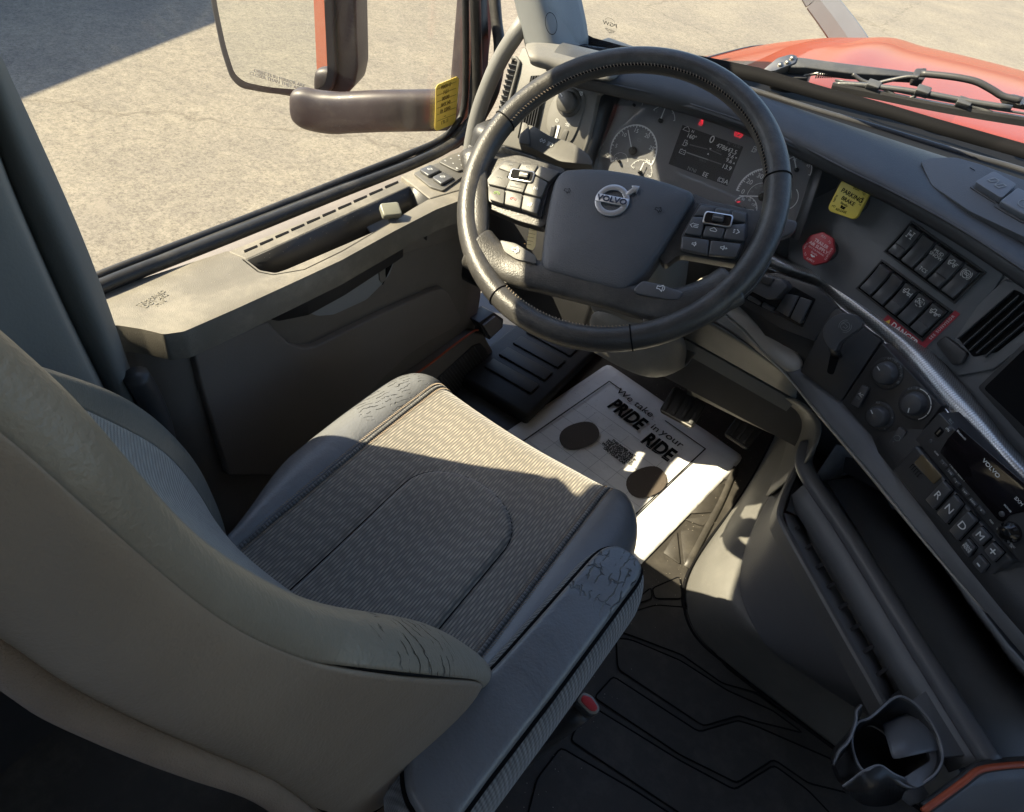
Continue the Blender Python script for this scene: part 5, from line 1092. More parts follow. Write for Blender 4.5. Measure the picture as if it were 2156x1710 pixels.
# yellow oil change sticker on the glass
FY = Frame((-.526, 0, .7)); FY.u, FY.v, FY.n = V((0, -1, 0)), V((0, 0, 1)), V((-1, 0, 0))
ys = thing('yellow_window_sticker', 'yellow service sticker with handwritten date on the window corner', 'sticker', loc=tuple(X(940, 225, -.526)))
yo = [(921, 178), (962, 161), (966, 166), (958, 256), (952, 262), (918, 276), (915, 270), (917, 184)]
prism('sticker_sheet', FY, roundpoly(FY.ps(yo), .004, 2), -.0010, -.0002, mat('yellow sticker paper', (.86, .66, .12), .6), ys)
FYi = Frame((-.5248, 0, .7)); FYi.u, FYi.v, FYi.n = V((0, 1, 0)), V((0, 0, 1)), V((1, 0, 0))
ink = mat('sticker ink', (.16, .11, .03), .7)
c0_ = FYi.p(921, 178); c1_ = FYi.p(962, 161); c2_ = FYi.p(918, 276)
for i, s in enumerate(('U-0009', '12/1', '00/00', '04 YNL', '0002 45', '--', "11.0'1")):
    f_ = .12 + i * .125; x = 940 - 1 - i * .5; y = 169 + f_ * 100
    u, v = FYi.p(x, y + 0); 
    fm = FYi.sub(u, v, 0, 3); fm.u = -fm.u; fm.n = -fm.n       # print faces outwards, so it reads reversed from inside
    text(fm, s, .0105, ink, ys, 0, 0, n=-.0006)
for i in range(6):
    y = 181 + i * 13.5; a = FYi.p(920, y + 7); b = FYi.p(960, y - 9); strokes(FYi, [[a, b]], .0006, ink, ys, 'ruled_line', n=.0002)
# ------------------------------------------------------------ curtain hanging behind the door
cur = thing('cab_curtain', 'dark grey green cab curtain hanging in folds left of the seat', 'curtain', loc=(-.45, -.62, .3))
CURT = mat('ribbed curtain cloth', (.15, .156, .15), .85, bump=.3, scale=300, var=.06)
def cxy(px, py, z): return Z(px, py, z)
cols = [([(-700, -400), (-600, 100), (-400, 500), (-200, 850), (20, 1100)], -.27), ([(-250, -200), (-170, 200), (-90, 480), (0, 700), (70, 880)], -.285), ([(-170, -150), (-85, 250), (20, 480), (112, 680), (190, 835)], -.295), ([(-150, -150), (-60, 250), (40, 480), (130, 680), (205, 830)], -.315), ([(-140, -150), (-45, 250), (52, 480), (142, 680), (222, 830)], -.40), ([(-128, -155), (-30, 235), (64, 455), (151, 650), (236, 830)], -.385),
        ([(-115, -130), (-5, 205), (80, 400), (172, 600), (262, 835)], -.368), ([(-100, -90), (8, 185), (92, 372), (188, 585), (280, 845)], -.380), ([(-90, -60), (15, 170), (100, 350), (200, 575), (292, 858)], -.400)]
rows = [[X(px, py, x0) for px, py in e] for e, x0 in cols]
rows = [[r[i] for r in rows] for i in range(5)]
rows.append([p + V((.0, 0.01, -.25)) for p in rows[-1]])
grid('curtain_cloth', [spl(r, 3) for r in rows], CURT, cur, sub=2, solid=.004)
tube('seat_belt_guide', [X(285, 790, -.36), X(310, 830, -.36), X(335, 890, -.36), X(352, 960, -.36)], .016, BLACK, cur, 10, 4)
# ------------------------------------------------------------ woven seat cloth
def cloth(name, ca, cb, pitch=.0042, axis=0, bumpd=.0007):
    m = bpy.data.materials.new(name); m.use_nodes = True; t = m.node_tree; N = t.nodes; L = t.links; b = N['Principled BSDF']; b.inputs['Roughness'].default_value = .85
    b.inputs['Sheen Weight'].default_value = .5
    tc = N.new('ShaderNodeTexCoord'); sp = N.new('ShaderNodeSeparateXYZ')
    wp = N.new('ShaderNodeTexNoise'); wp.inputs['Scale'].default_value = 9; L.new(tc.outputs['Object'], wp.inputs['Vector'])
    va = N.new('ShaderNodeVectorMath'); va.operation = 'MULTIPLY_ADD'; va.inputs[1].default_value = (.003, .003, .003); L.new(wp.outputs['Color'], va.inputs[0]); L.new(tc.outputs['Object'], va.inputs[2])
    L.new(va.outputs[0], sp.inputs[0]); A = sp.outputs[axis]; B = sp.outputs[1 if axis == 0 else 0]
    def mth(op, a, b_=None, c=None):
        n = N.new('ShaderNodeMath'); n.operation = op
        for i, x in enumerate((a, b_, c)):
            if x is None: continue
            if isinstance(x, (int, float)): n.inputs[i].default_value = x
            else: L.new(x, n.inputs[i])
        return n.outputs[0]
    s1 = mth('SINE', mth('MULTIPLY', A, 2 * math.pi / pitch))
    row = mth('FLOOR', mth('DIVIDE', A, pitch))
    off = mth('MULTIPLY', mth('FRACT', mth('MULTIPLY', mth('SINE', mth('MULTIPLY', row, 12.9898)), 437.585)), 6.283)
    dash_ = mth('SINE', mth('ADD', mth('MULTIPLY', B, 2 * math.pi / .021), off))
    fine = mth('SINE', mth('MULTIPLY', B, 2 * math.pi / .0019))
    h = mth('ADD', mth('MULTIPLY', s1, .5), mth('ADD', mth('MULTIPLY', mth('MULTIPLY', dash_, mth('GREATER_THAN', s1, 0)), .35), mth('MULTIPLY', fine, .18)))
    mr = N.new('ShaderNodeMapRange'); mr.inputs[1].default_value = -.7; mr.inputs[2].default_value = .8; L.new(h, mr.inputs[0])
    mx = N.new('ShaderNodeMix'); mx.data_type = 'RGBA'; L.new(mr.outputs[0], mx.inputs[0]); mx.inputs[6].default_value = (*ca, 1); mx.inputs[7].default_value = (*cb, 1)
    n2 = N.new('ShaderNodeTexNoise'); n2.inputs['Scale'].default_value = 5; n2.inputs['Detail'].default_value = 4; L.new(tc.outputs['Object'], n2.inputs['Vector'])
    m3 = N.new('ShaderNodeMapRange'); m3.inputs[1].default_value = .3; m3.inputs[2].default_value = .7; m3.inputs[3].default_value = .85; m3.inputs[4].default_value = 1.18; L.new(n2.outputs['Fac'], m3.inputs[0])
    m4 = N.new('ShaderNodeMix'); m4.data_type = 'RGBA'; m4.blend_type = 'MULTIPLY'; m4.inputs[0].default_value = 1; L.new(mx.outputs[2], m4.inputs[6]); L.new(m3.outputs[0], m4.inputs[7])
    L.new(m4.outputs[2], b.inputs['Base Color'])
    bp = N.new('ShaderNodeBump'); bp.inputs['Strength'].default_value = .8; bp.inputs['Distance'].default_value = bumpd; L.new(h, bp.inputs['Height']); L.new(bp.outputs[0], b.inputs['Normal'])
    return m
def creasedl(name, base, c0, rad, ldir, freq, depth=.003, cross=0):
    """leather with a patch of near parallel cracks"""
    m = base.copy(); m.name = name; t = m.node_tree; N = t.nodes; L = t.links; b = N['Principled BSDF']
    def mth(op, a, b_=None, c=None):
        n = N.new('ShaderNodeMath'); n.operation = op
        for i, x in enumerate((a, b_, c)):
            if x is None: continue
            if isinstance(x, (int, float)): n.inputs[i].default_value = x
            else: L.new(x, n.inputs[i])
        return n.outputs[0]
    tc = N.new('ShaderNodeTexCoord')
    def nz(sc_, d=3):
        n = N.new('ShaderNodeTexNoise'); n.inputs['Scale'].default_value = sc_; n.inputs['Detail'].default_value = d; L.new(tc.outputs['Object'], n.inputs['Vector']); return n.outputs['Fac']
    def lines(dirv, f, w_, thr):
        dt = N.new('ShaderNodeVectorMath'); dt.operation = 'DOT_PRODUCT'; dt.inputs[1].default_value = tuple(V(dirv).normalized() * f); L.new(tc.outputs['Object'], dt.inputs[0])
        s_ = mth('MULTIPLY_ADD', nz(38), 2.6, dt.outputs['Value']); s_ = mth('MULTIPLY_ADD', nz(160, 2), .5, s_)
        d = mth('ABSOLUTE', mth('SUBTRACT', mth('FRACT', s_), .5)); ln = N.new('ShaderNodeMapRange'); ln.inputs[1].default_value = w_; ln.inputs[2].default_value = 0; L.new(d, ln.inputs[0])
        brk = N.new('ShaderNodeMapRange'); brk.inputs[1].default_value = thr; brk.inputs[2].default_value = thr + .04; L.new(nz(55), brk.inputs[0])
        return mth('MULTIPLY', ln.outputs[0], brk.outputs[0])
    k = lines(ldir, freq, .10, .47)
    if cross: k = mth('MAXIMUM', k, lines(V(ldir).cross(V((0, .3, 1))), freq * .55, .06, .52))
    ds = N.new('ShaderNodeVectorMath'); ds.operation = 'DISTANCE'; ds.inputs[1].default_value = c0; L.new(tc.outputs['Object'], ds.inputs[0])
    ad = mth('MULTIPLY_ADD', nz(25), .06, ds.outputs['Value'])
    mk = N.new('ShaderNodeMapRange'); mk.inputs[1].default_value = rad + .045; mk.inputs[2].default_value = rad + .02; mk.inputs[3].default_value = 0; mk.inputs[4].default_value = 1; L.new(ad, mk.inputs[0])
    ck = mth('MULTIPLY', k, mk.outputs[0])
    old = b.inputs['Base Color'].links[0].from_socket; mx = N.new('ShaderNodeMix'); mx.data_type = 'RGBA'; L.new(mth('MULTIPLY', ck, .32), mx.inputs[0]); L.new(old, mx.inputs[6]); mx.inputs[7].default_value = (.035, .033, .03, 1); L.new(mx.outputs[2], b.inputs['Base Color'])
    bp = N.new('ShaderNodeBump'); bp.invert = True; bp.inputs['Strength'].default_value = 1; bp.inputs['Distance'].default_value = depth; L.new(ck, bp.inputs['Height'])
    L.new(b.inputs['Normal'].links[0].from_socket, bp.inputs['Normal']); L.new(bp.outputs[0], b.inputs['Normal'])
    return m
CLOTH = cloth('ribbed seat cloth', (.070, .068, .068), (.335, .300, .245))
WL = mat('green grey leather', (.125, .130, .122), .38, wr=.4, wrs=10, bump=.4, scale=380, var=.08)
WINGL = mat('wing leather', (.215, .188, .150), .38, wr=.4, wrs=10, bump=.4, scale=380, var=.08)  # same seat leather, warm rear light mixed into its colour
CLOTHS = cloth('ribbed arm cloth', (.035, .036, .038), (.16, .16, .16), .0050, 1)
def creased(name, base, cx, cy, cz, rad, stretch, rough=.45):
    """leather with a patch of cracks"""
    m = base.copy(); m.name = name; t = m.node_tree; N = t.nodes; L = t.links; b = N['Principled BSDF']
    tc = N.new('ShaderNodeTexCoord'); mp = N.new('ShaderNodeMapping'); mp.inputs['Scale'].default_value = stretch; L.new(tc.outputs['Object'], mp.inputs[0])
    wn = N.new('ShaderNodeTexNoise'); wn.inputs['Scale'].default_value = 30; wn.inputs['Detail'].default_value = 3; L.new(mp.outputs[0], wn.inputs['Vector'])
    va = N.new('ShaderNodeVectorMath'); va.operation = 'MULTIPLY_ADD'; va.inputs[1].default_value = (.03, .03, .03); L.new(wn.outputs['Color'], va.inputs[0]); L.new(mp.outputs[0], va.inputs[2])
    v = N.new('ShaderNodeTexVoronoi'); v.feature = 'DISTANCE_TO_EDGE'; v.inputs['Scale'].default_value = 48; L.new(va.outputs[0], v.inputs['Vector'])
    r = N.new('ShaderNodeMapRange'); r.inputs[1].default_value = 0; r.inputs[2].default_value = .05; L.new(v.outputs['Distance'], r.inputs[0])
    ds = N.new('ShaderNodeVectorMath'); ds.operation = 'DISTANCE'; ds.inputs[1].default_value = (cx, cy, cz); L.new(tc.outputs['Object'], ds.inputs[0])
    nz = N.new('ShaderNodeTexNoise'); nz.inputs['Scale'].default_value = 25; L.new(tc.outputs['Object'], nz.inputs['Vector'])
    ad = N.new('ShaderNodeMath'); ad.operation = 'MULTIPLY_ADD'; ad.inputs[1].default_value = .07; L.new(nz.outputs['Fac'], ad.inputs[0]); L.new(ds.outputs['Value'], ad.inputs[2])
    mk = N.new('ShaderNodeMapRange'); mk.inputs[1].default_value = rad + .035; mk.inputs[2].default_value = rad + .015; mk.inputs[3].default_value = 0; mk.inputs[4].default_value = 1; L.new(ad.outputs[0], mk.inputs[0])
    iv = N.new('ShaderNodeMath'); iv.operation = 'SUBTRACT'; iv.inputs[0].default_value = 1; L.new(r.outputs[0], iv.inputs[1])
    ck = N.new('ShaderNodeMath'); ck.operation = 'MULTIPLY'; L.new(iv.outputs[0], ck.inputs[0]); L.new(mk.outputs[0], ck.inputs[1])
    old = b.inputs['Base Color'].links[0].from_socket; mx = N.new('ShaderNodeMix'); mx.data_type = 'RGBA'; L.new(ck.outputs[0], mx.inputs[0]); L.new(old, mx.inputs[6]); mx.inputs[7].default_value = (.03, .03, .03, 1); L.new(mx.outputs[2], b.inputs['Base Color'])
    bp = N.new('ShaderNodeBump'); bp.invert = True; bp.inputs['Strength'].default_value = 1; bp.inputs['Distance'].default_value = .0025; L.new(ck.outputs[0], bp.inputs['Height'])
    oldn = b.inputs['Normal'].links[0].from_socket; L.new(oldn, bp.inputs['Normal']); L.new(bp.outputs[0], b.inputs['Normal'])
    return m
seat = thing('driver_seat', 'grey driver seat with ribbed cloth centre and worn cracked leather bolsters', 'truck seat', loc=(.02, -.36, .0))
XS = .021
def sm(a, b, x): t = max(0, min(1, (x - a) / (b - a))); return t * t * (3 - 2 * t)
def inset(x, y):     # raised tongue in the middle of the cushion
    dx = abs(x - (.035)) / .088
    ex = 1 - sm(.93, 1.04, dx if y < -.36 else math.hypot(dx, (y + .36) / .072))
    return ex
def cush(x, y, front=True):
    d = abs(x - XS)
    z = .462 - .010 * math.cos(min(1, d / .16) * math.pi / 2) - .012 * sm(-.30, -.62, y)
    z += .007 * inset(x, y)
    m_ = abs(x - .035) / .088; m_ = m_ if y < -.36 else math.hypot(m_, (y + .36) / .072)
    z -= .0045 * math.exp(-((m_ - .985) / .045) ** 2)
    z -= .006 * math.exp(-((x - XS) / .07) ** 2 - ((y + .47) / .13) ** 2)
    z -= .10 * (max(0, y + .205) / .085) ** 2.6 if y > -.205 else 0
    z += .0015 * mn.noise(V((x * 14, y * 14, 1)))
    return z
ys_ = [-.66, -.62, -.58, -.54, -.50, -.46, -.42, -.38, -.34, -.30, -.27, -.24, -.21, -.19, -.17, -.155, -.142, -.132, -.125, -.121]
NXC = 84
rows = []
for y in ys_ if False else [(-.66 + .539 * i / 110) for i in range(111)]:
    rows.append([V((XS + (.161 - .03 * sm(-.17, -.115, y) * 0) * (2 * i / NXC - 1), y, cush(XS + .161 * (2 * i / NXC - 1), y))) for i in range(NXC + 1)])
grid('cushion_cloth', rows, CLOTH, seat, sub=0, solid=.006)
CRK1 = creasedl('cracked bolster leather', SEATL, (-.20, -.25, .47), .065, (1, -.35, 0), 130)
def bol(sg, mt):
    rows = []
    for i in range(60):
        y = -.66 + .545 * i / 59
        hw = .235 - .045 * sm(-.42, -.60, y) - .05 * sm(-.24, -.12, y) ** 1.5 + .012 * math.sin((y + .6) * 5)
        wd_ = max(.02, hw - .161); drop = (.10 * (max(0, y + .205) / .085) ** 2.6 if y > -.205 else 0)
        z0 = cush(XS + sg * .161, y)
        prof = [(0, -.004), (.06, .003), (.22, .010), (.45, .012), (.68, .006), (.84, -.008), (.94, -.028), (1.0, -.055), (1.02, -.10), (1.0, -.16)]
        rows.append([V((XS + sg * (.161 + a * wd_), y, z0 + h)) for a, h in prof])
    return grid('side_bolster', rows, mt, seat, sub=1, solid=.004, off=-1 if sg > 0 else 1)
bol(-1, CRK1); bol(1, SEATL)
for sg in (-1, 1):
    pth = [V((XS + sg * .161, -.64 + .52 * i / 50, cush(XS + sg * .161, -.64 + .52 * i / 50) + .001)) for i in range(51)]
    sweep('seam_piping', pth, circ(.0030, 8), CLOTHS, seat)
    vs = []; fs = []
    for i in range(150):
        y = -.64 + .518 * i / 150; 
        for off_ in (-.0055, .006):
            x = XS + sg * .161 + off_; z = cush(x, y) + (.0015 if off_ * sg < 0 else .0045); b = len(vs)
            vs += [V((x - .0016, y - .0004, z)), V((x + .0016, y + .0008, z)), V((x + .0016, y + .0018, z + .0006)), V((x - .0016, y + .0006, z + .0006))]; fs.append((b, b + 1, b + 2, b + 3))
    o = raw('stitching', vs, fs, STITCH, seat); o['kind'] = 'stuff'
us = [V((.035 + .088 * c, y, 0)) for c, y in [(-1, -.64)] + [(-1, -.5), (-1, -.42)]] + [V((.035 + .088 * math.cos(R(180 - a)), -.36 + .072 * math.sin(R(180 - a)), 0)) for a in range(0, 181, 12)] + [V((.035 + .088, y, 0)) for y in (-.42, -.5, -.64)]
sweep('tongue_seam', [V((p.x, p.y, cush(p.x, p.y) + .0007)) for p in us], circ(.0008, 6), BLACKP, seat)
boxw('cushion_base', (-.17, -.66, .30), (.22, -.16, .425), BLACK, seat, .02)
boxw('seat_pedestal', (-.14, -.62, .0), (.19, -.2, .30), BLACK, seat, .01)
# backrest: curves measured on the seat, bottom to top
crest = [V(p) for p in [(.185, -.545, .44), (.205, -.548, .52), (.215, -.567, .592), (.195, -.599, .684), (.18, -.639, .757), (.16, -.701, .841), (.14, -.732, .91), (.13, -.748, .956), (.12, -.755, .996), (.11, -.757, 1.02), (.10, -.761, 1.035), (.09, -.775, 1.08), (.085, -.80, 1.15)]]
seamc = [V(p) for p in [(.20, -.575, .45), (.215, -.585, .55), (.232, -.605, .66), (.233, -.62, .703), (.215, -.682, .802), (.19, -.716, .843), (.178, -.734, .874), (.17, -.749, .909), (.16, -.758, .94), (.152, -.765, .969), (.142, -.773, 1.007), (.13, -.778, 1.033), (.11, -.80, 1.10), (.10, -.83, 1.17)]]
edgec = [V(p) for p in [(.19, -.64, .36), (.192, -.66, .43), (.193, -.711, .505), (.196, -.735, .60), (.19, -.752, .682), (.18, -.763, .759), (.165, -.784, .84), (.15, -.797, .886), (.135, -.806, .92), (.125, -.809, .943), (.11, -.83, 1.02), (.10, -.86, 1.10)]]
lsil = [V(p) for p in [(-.185, -.575, .32), (-.19, -.572, .374), (-.20, -.562, .427), (-.205, -.565, .527), (-.205, -.577, .59), (-.20, -.604, .676), (-.17, -.646, .759), (-.10, -.706, .856), (-.05, -.741, .919), (-.03, -.765, .99), (-.025, -.80, 1.1)]]
lseam = [V(p) for p in [(-.155, -.60, .34), (-.16, -.585, .426), (-.165, -.587, .508), (-.165, -.60, .593), (-.16, -.619, .662), (-.14, -.654, .739), (-.08, -.708, .857), (-.03, -.744, .93), (-.012, -.765, 1.0), (-.01, -.80, 1.1)]]
def res(c, n=18):
    p = spl(c, 8); out = []
    for i in range(n):
        f = i / (n - 1) * (len(p) - 1); k = min(int(f), len(p) - 2); out.append(p[k].lerp(p[k + 1], f - k))
    return out
def rows_of(*cols): return [list(r) for r in zip(*cols)]
cr, se, ed, ls, lm = res(crest), res(seamc), res(edgec), res(lsil), res(lseam)
rin = [p + V((-.022, -.026, -.012)) * (1 if i < 12 else .6) for i, p in enumerate(cr)]
def plane_y(p, d=0): return V((p.x, -.572 - .37 * (p.z - .45) + d, p.z))
def lerp3(a, b, f): return [p.lerp(q, f) for p, q in zip(a, b)]
CLOTHB = cloth('ribbed backrest cloth', (.065, .068, .066), (.22, .225, .215), .0060, 2)
c1, c2, c3 = [[plane_y(p, -.006) for p in lerp3(lm, rin, f)] for f in (.25, .5, .78)]
grid('backrest_cloth', rows_of(lm, lerp3(lm, c1, .4), c1, c2, c3, lerp3(c3, rin, .6), rin), CLOTHB, seat, sub=2, solid=.004)
CRK2 = creasedl('cracked wing leather', WINGL, (.195, -.655, .785), .032, (-.18, -.55, .80), 95, .006)
outw = lambda a, b, f, d: [p.lerp(q, f) + V(d) for p, q in zip(a, b)]
cin = [p + V((-.010, -.004, -.001)) for p in cr]
grid('backrest_wing', rows_of(rin, cin, cr, outw(cr, se, .35, (.008, .006, .004)), outw(cr, se, .75, (.007, .003, .003)), se), CRK2, seat, sub=2, solid=.004)
grid('backrest_side', rows_of(se, outw(se, ed, .10, (.004, 0, 0)), outw(se, ed, .4, (.008, 0, 0)), outw(se, ed, .75, (.010, 0, 0)), ed, [p + V((-.03, -.008, 0)) for p in ed]), WARMSEATL, seat, sub=2, solid=.004)
back0 = [p + V((-.02, -.10 if p.z < .7 else -.07, 0)) for p in ls]
grid('backrest_wing', rows_of(lm, [p + V((-.012, .010, .004)) for p in lm], [p.lerp(q, .6) + V((0, .008, .006)) for p, q in zip(lm, ls)], ls, [p + V((-.010, -.03, -.01)) for p in ls], back0), WL, seat, sub=2, solid=.004, off=1)
grid('backrest_shell', rows_of([p + V((-.02, -.012, 0)) for p in ed], lerp3(ed, back0, .5), back0), BLACK, seat, sub=1, solid=.004)
FUZ = mat('brown felt edging', (.22, .165, .125), .95, bump=1.0, scale=900, var=.2)
sweep('backrest_edging', [p + V((.004, -.004, 0)) for p in spl(ed, 4)], circ(.0080, 8), FUZ, seat, up=V((0, 1, 0)))
sweep('edging_gap', [p + V((.006, .006, .004)) for p in spl(ed, 4)], circ(.0022, 6), BLACKP, seat, up=V((0, 1, 0)))
sweep('wing_seam', [p + V((.0008, .0006, 0)) for p in spl(se, 4)], circ(.0010, 6), BLACKP, seat, up=V((0, 1, 0)))
sweep('wing_piping', spl(rin, 4), circ(.0032, 8), FUZ, seat, up=V((0, 1, 0)))
PIPE = mat('brown seam thread', (.20, .12, .09), .85, bump=.8, scale=900)
sweep('wing_piping', spl(lm, 4), circ(.0030, 8), PIPE, seat, up=V((0, 1, 0)))

# ------------------------------------------------------------ armrest and belt buckle
arm = thing('armrest', 'padded grey seat armrest with cracked leather top and ribbed cloth sides', 'armrest', loc=(.27, -.55, .6))
ZA = .655
FA = Frame((0, 0, ZA)); FA.u, FA.v, FA.n = V((1, 0, 0)), V((0, 1, 0)), V((0, 0, 1))
ao = [FA.p(*q) for q in [(850, 1590), (862, 1572), (1050, 1390), (1250, 1165), (1272, 1148), (1300, 1143), (1335, 1162), (1357, 1188), (1350, 1215), (1170, 1458), (1030, 1640), (975, 1715), (955, 1730), (900, 1745), (858, 1680), (848, 1640)]]
def grow(o_, g):
    n = len(o_); out = []
    for i in range(n):
        a, b, c = V(o_[i - 1]), V(o_[i]), V(o_[(i + 1) % n]); t_ = (c - a).normalized(); out.append(tuple(b + V((t_.y, -t_.x)) * g * (1 if area2(o_) > 0 else -1)))
    return out
ARML = creasedl('cracked armrest leather', SEATL, (.272, -.44, .655), .034, (1, .1, 0), 120, .003, 1)
prism('leather_top', FA, roundpoly(grow(ao, -.001), .010, 4), -.02, .002, ARML, arm, bevel=.007, seg=4)
def lay(g, h): return [FA.w(a, b, h) for a, b in roundpoly(grow(ao, g), .012, 4)]
grid('cloth_side', [lay(-.012, -.090), lay(.004, -.090), lay(.013, -.078), lay(.015, -.055), lay(.011, -.030), lay(.004, -.012), lay(-.004, -.006)], CLOTHS, arm, sub=1, solid=0, close=True)
prism('top_seam', FA, roundpoly(grow(ao, .0022), .012, 4), -.012, -.0075, BLACKP, arm)
boxw('armrest_hinge', (.235, -.68, .45), (.275, -.60, .60), BLACK, arm, .01)
bk = thing('seat_belt_buckle', 'red seat belt buckle release beside the armrest', 'buckle', loc=tuple(Z(1238, 1480, .40)))
FB = Frame(tuple(Z(1238, 1480, .40)), yaw=25, tilt=75)
prism('buckle_shell', FB, roundpoly(FB.ps([(1225, 1454), (1248, 1464), (1266, 1490), (1260, 1506), (1243, 1510), (1210, 1476)]), .004, 3), -.035, .0, BLACK, bk, bevel=.003)
prism('buckle_rim', FB, roundpoly(FB.ps([(1227, 1457), (1247, 1466), (1263, 1490), (1258, 1503), (1243, 1505), (1214, 1476)]), .004, 3), -.001, .002, STEEL, bk, bevel=.001)
prism('buckle_button', FB, roundpoly(FB.ps([(1226, 1463), (1244, 1469), (1258, 1490), (1253, 1499), (1243, 1498), (1221, 1477)]), .004, 3), .001, .005, mat('bright buckle red', (.45, .03, .035), .4), bk, bevel=.0015)
tube('buckle_stalk', [FB.o - V((0, 0, .03)), FB.o + V((-.02, -.02, -.12)), FB.o + V((-.04, -.03, -.25))], .012, BLACK, bk, 10, 4)
# ------------------------------------------------------------ centre tunnel, tray, cup holder
DRK = mat('shade toned recess plastic', (.10, .103, .112), .55, bump=.4, scale=600, var=.08)  # darker tone paints the shade under the tray overhang
con = thing('centre_console', 'dark grey moulded tunnel console with ribbed side tray and deep bin', 'console', loc=(.6, .1, 0))
CONS = mat('console plastic', (.155, .161, .173), .48, bump=.4, scale=700, var=.08, dust=.04)
CONL = mat('footwell plastic', (.135, .133, .125), .5, bump=.35, scale=500, var=.1, vscale=12, dust=.12)
fo = [Z(x, y, .001) for x, y in [(1672, 830), (1640, 900), (1590, 1000), (1545, 1070), (1500, 1130), (1462, 1185), (1443, 1230), (1440, 1270), (1452, 1318), (1480, 1358), (1530, 1400), (1600, 1456), (1750, 1570), (1850, 1640), (1960, 1720)]]
tp = [Z(x, y, z) for x, y, z in [(1720, 850, .36), (1705, 900, .32), (1650, 985, .24), (1612, 1060, .19), (1583, 1120, .165), (1566, 1175, .155), (1560, 1225, .15), (1564, 1262, .15), (1577, 1297, .15), (1596, 1332, .15), (1624, 1367, .15), (1690, 1408, .15), (1814, 1482, .15), (1900, 1540, .15), (2010, 1610, .15)]]
def bul(f, dz_, dn=0): return [a.lerp(b, f) + V((0, 0, dz_)) for a, b in zip(fo, tp)]
rows = [fo, bul(.08, .030), bul(.30, .060), bul(.62, .045), bul(.90, .014), tp]
grid('tunnel_skirt', rows, CONL, con, sub=2, solid=.004)
rimA = [Z(x, y, .325) for x, y in [(1716, 925), (1692, 958), (1672, 1000), (1650, 1050), (1641, 1085), (1650, 1112), (1700, 1202), (1765, 1318), (1830, 1432), (1862, 1490), (1900, 1550)]]
tpr = res(tp[1:14], 24); rmr = res(rimA, 24)
grid('tunnel_wall', rows_of(tpr, [p.lerp(q, .12) + V((0, 0, -.020)) for p, q in zip(tpr, rmr)], [p.lerp(q, .5) + V((.01, .01, -.03)) for p, q in zip(tpr, rmr)], [p.lerp(q, .85) + V((.01, .01, -.02)) for p, q in zip(tpr, rmr)], [q + V((.004, .004, -.012)) for q in rmr]), DRK, con, sub=1, solid=.003)
tube('skirt_gap', [p + V((-.002, -.003, .003)) for p in fo], .004, BLACKP, con, 6, 4)
# kick panel up to the dash lip
k0 = [V((.40, .90, .10)), V((.40, .65, .12)), V((.405, .45, .14)), V((.41, .28, .15))]
k1 = [Z(1600, 850, .30), Z(1668, 868, .34), Z(1700, 905, .36), Z(1686, 985, .36)]
k2 = [Z(1650, 830, .42), Z(1690, 850, .44), Z(1735, 890, .45), Z(1712, 950, .45)]
grid('kick_panel', [k0, mid(k0, k1, .5, .0), k1, k2], CONL, con, sub=2, solid=.004)
# tray
ZT = .335
def T_(px, py, z=ZT): return Z(px, py, z)
rim = [T_(1716, 925), T_(1692, 958), T_(1672, 1000), T_(1650, 1050), T_(1641, 1085), T_(1650, 1112), T_(1700, 1202), T_(1765, 1318), T_(1830, 1432), T_(1862, 1490)]
sweep('tray_rim', spl(rim, 5), [(-.005, -.03), (.005, -.03), (.006, .002), (.003, .006), (-.003, .006), (-.006, .002)], mat('tray edge plastic', (.10, .10, .10), .45, bump=.3, scale=500, dust=.05), con, smooth=False)
st0 = [T_(1652, 1080), T_(1662, 1112), T_(1712, 1205), T_(1775, 1318), T_(1840, 1432), T_(1872, 1490)]
st1 = [T_(1688, 1090, .305), T_(1700, 1130, .305), T_(1745, 1210, .305), T_(1803, 1310, .305), T_(1860, 1412, .305), T_(1885, 1465, .305)]
st2 = [T_(1735, 1060, .36), T_(1762, 1110, .36), T_(1808, 1187, .36), T_(1865, 1282, .36), T_(1925, 1378, .36), T_(1962, 1440, .36)]
grid('tray_floor', [st0, st1], CONS, con, sub=0, solid=.003)
grid('tray_slope', [st1, mid(st1, st2, .5, -.004), st2], CONS, con, sub=0, solid=.003)
grid('tray_end', [[T_(1676, 1000), T_(1700, 1020, .33), T_(1728, 1020, .36)], [T_(1655, 1075), T_(1690, 1092, .305), T_(1738, 1065, .36)]], BLACK, con, sub=0, solid=.003)
sweep('tray_crease', [p + V((0, 0, .001)) for p in st1], circ(.0009, 5), STEEL, con)
for zx, zy in [(700, -65), (775, 55), (848, 172), (924, 292), (1001, 420), (1081, 552), (1165, 690), (1252, 832), (1345, 975)]:
    px, py = 1437 + zx / 3, 1140 + zy / 3
    a = T_(px - 11, py + 6.5, .322); b = T_(px + 11, py - 8.5, .322); d = (b - a).normalized(); s_ = V((d.y, -d.x, 0)) * .0026
    c = (a + b) / 2 - V((0, 0, .018)); u3 = V((0, 0, .003))
    vs = [a - s_, a + s_, b + s_, b - s_, c - s_ + d * .006, c + s_ + d * .006, a - s_ + u3, a + s_ + u3, b + s_ + u3, b - s_ + u3]
    raw('tray_rib', vs, [(6, 7, 8, 9), (0, 1, 7, 6), (2, 3, 9, 8), (1, 5, 2, 8, 7), (0, 6, 9, 3, 4), (0, 4, 5, 1), (3, 2, 5, 4)], BLACK, con)
for k in range(7):
    px, py = 1773 + 48 * k * 1.0, 1173 + 76 * k * .98
    a = T_(px, py, .352); 
    if k < 7: raw('moulded_tick', [a + V((0, 0, .004)), a + V((.010, .004, .008)), a + V((.006, .010, .008)), a + V((-.004, .004, .004))], [(0, 1, 2, 3)], CONS, con, solid=.002)
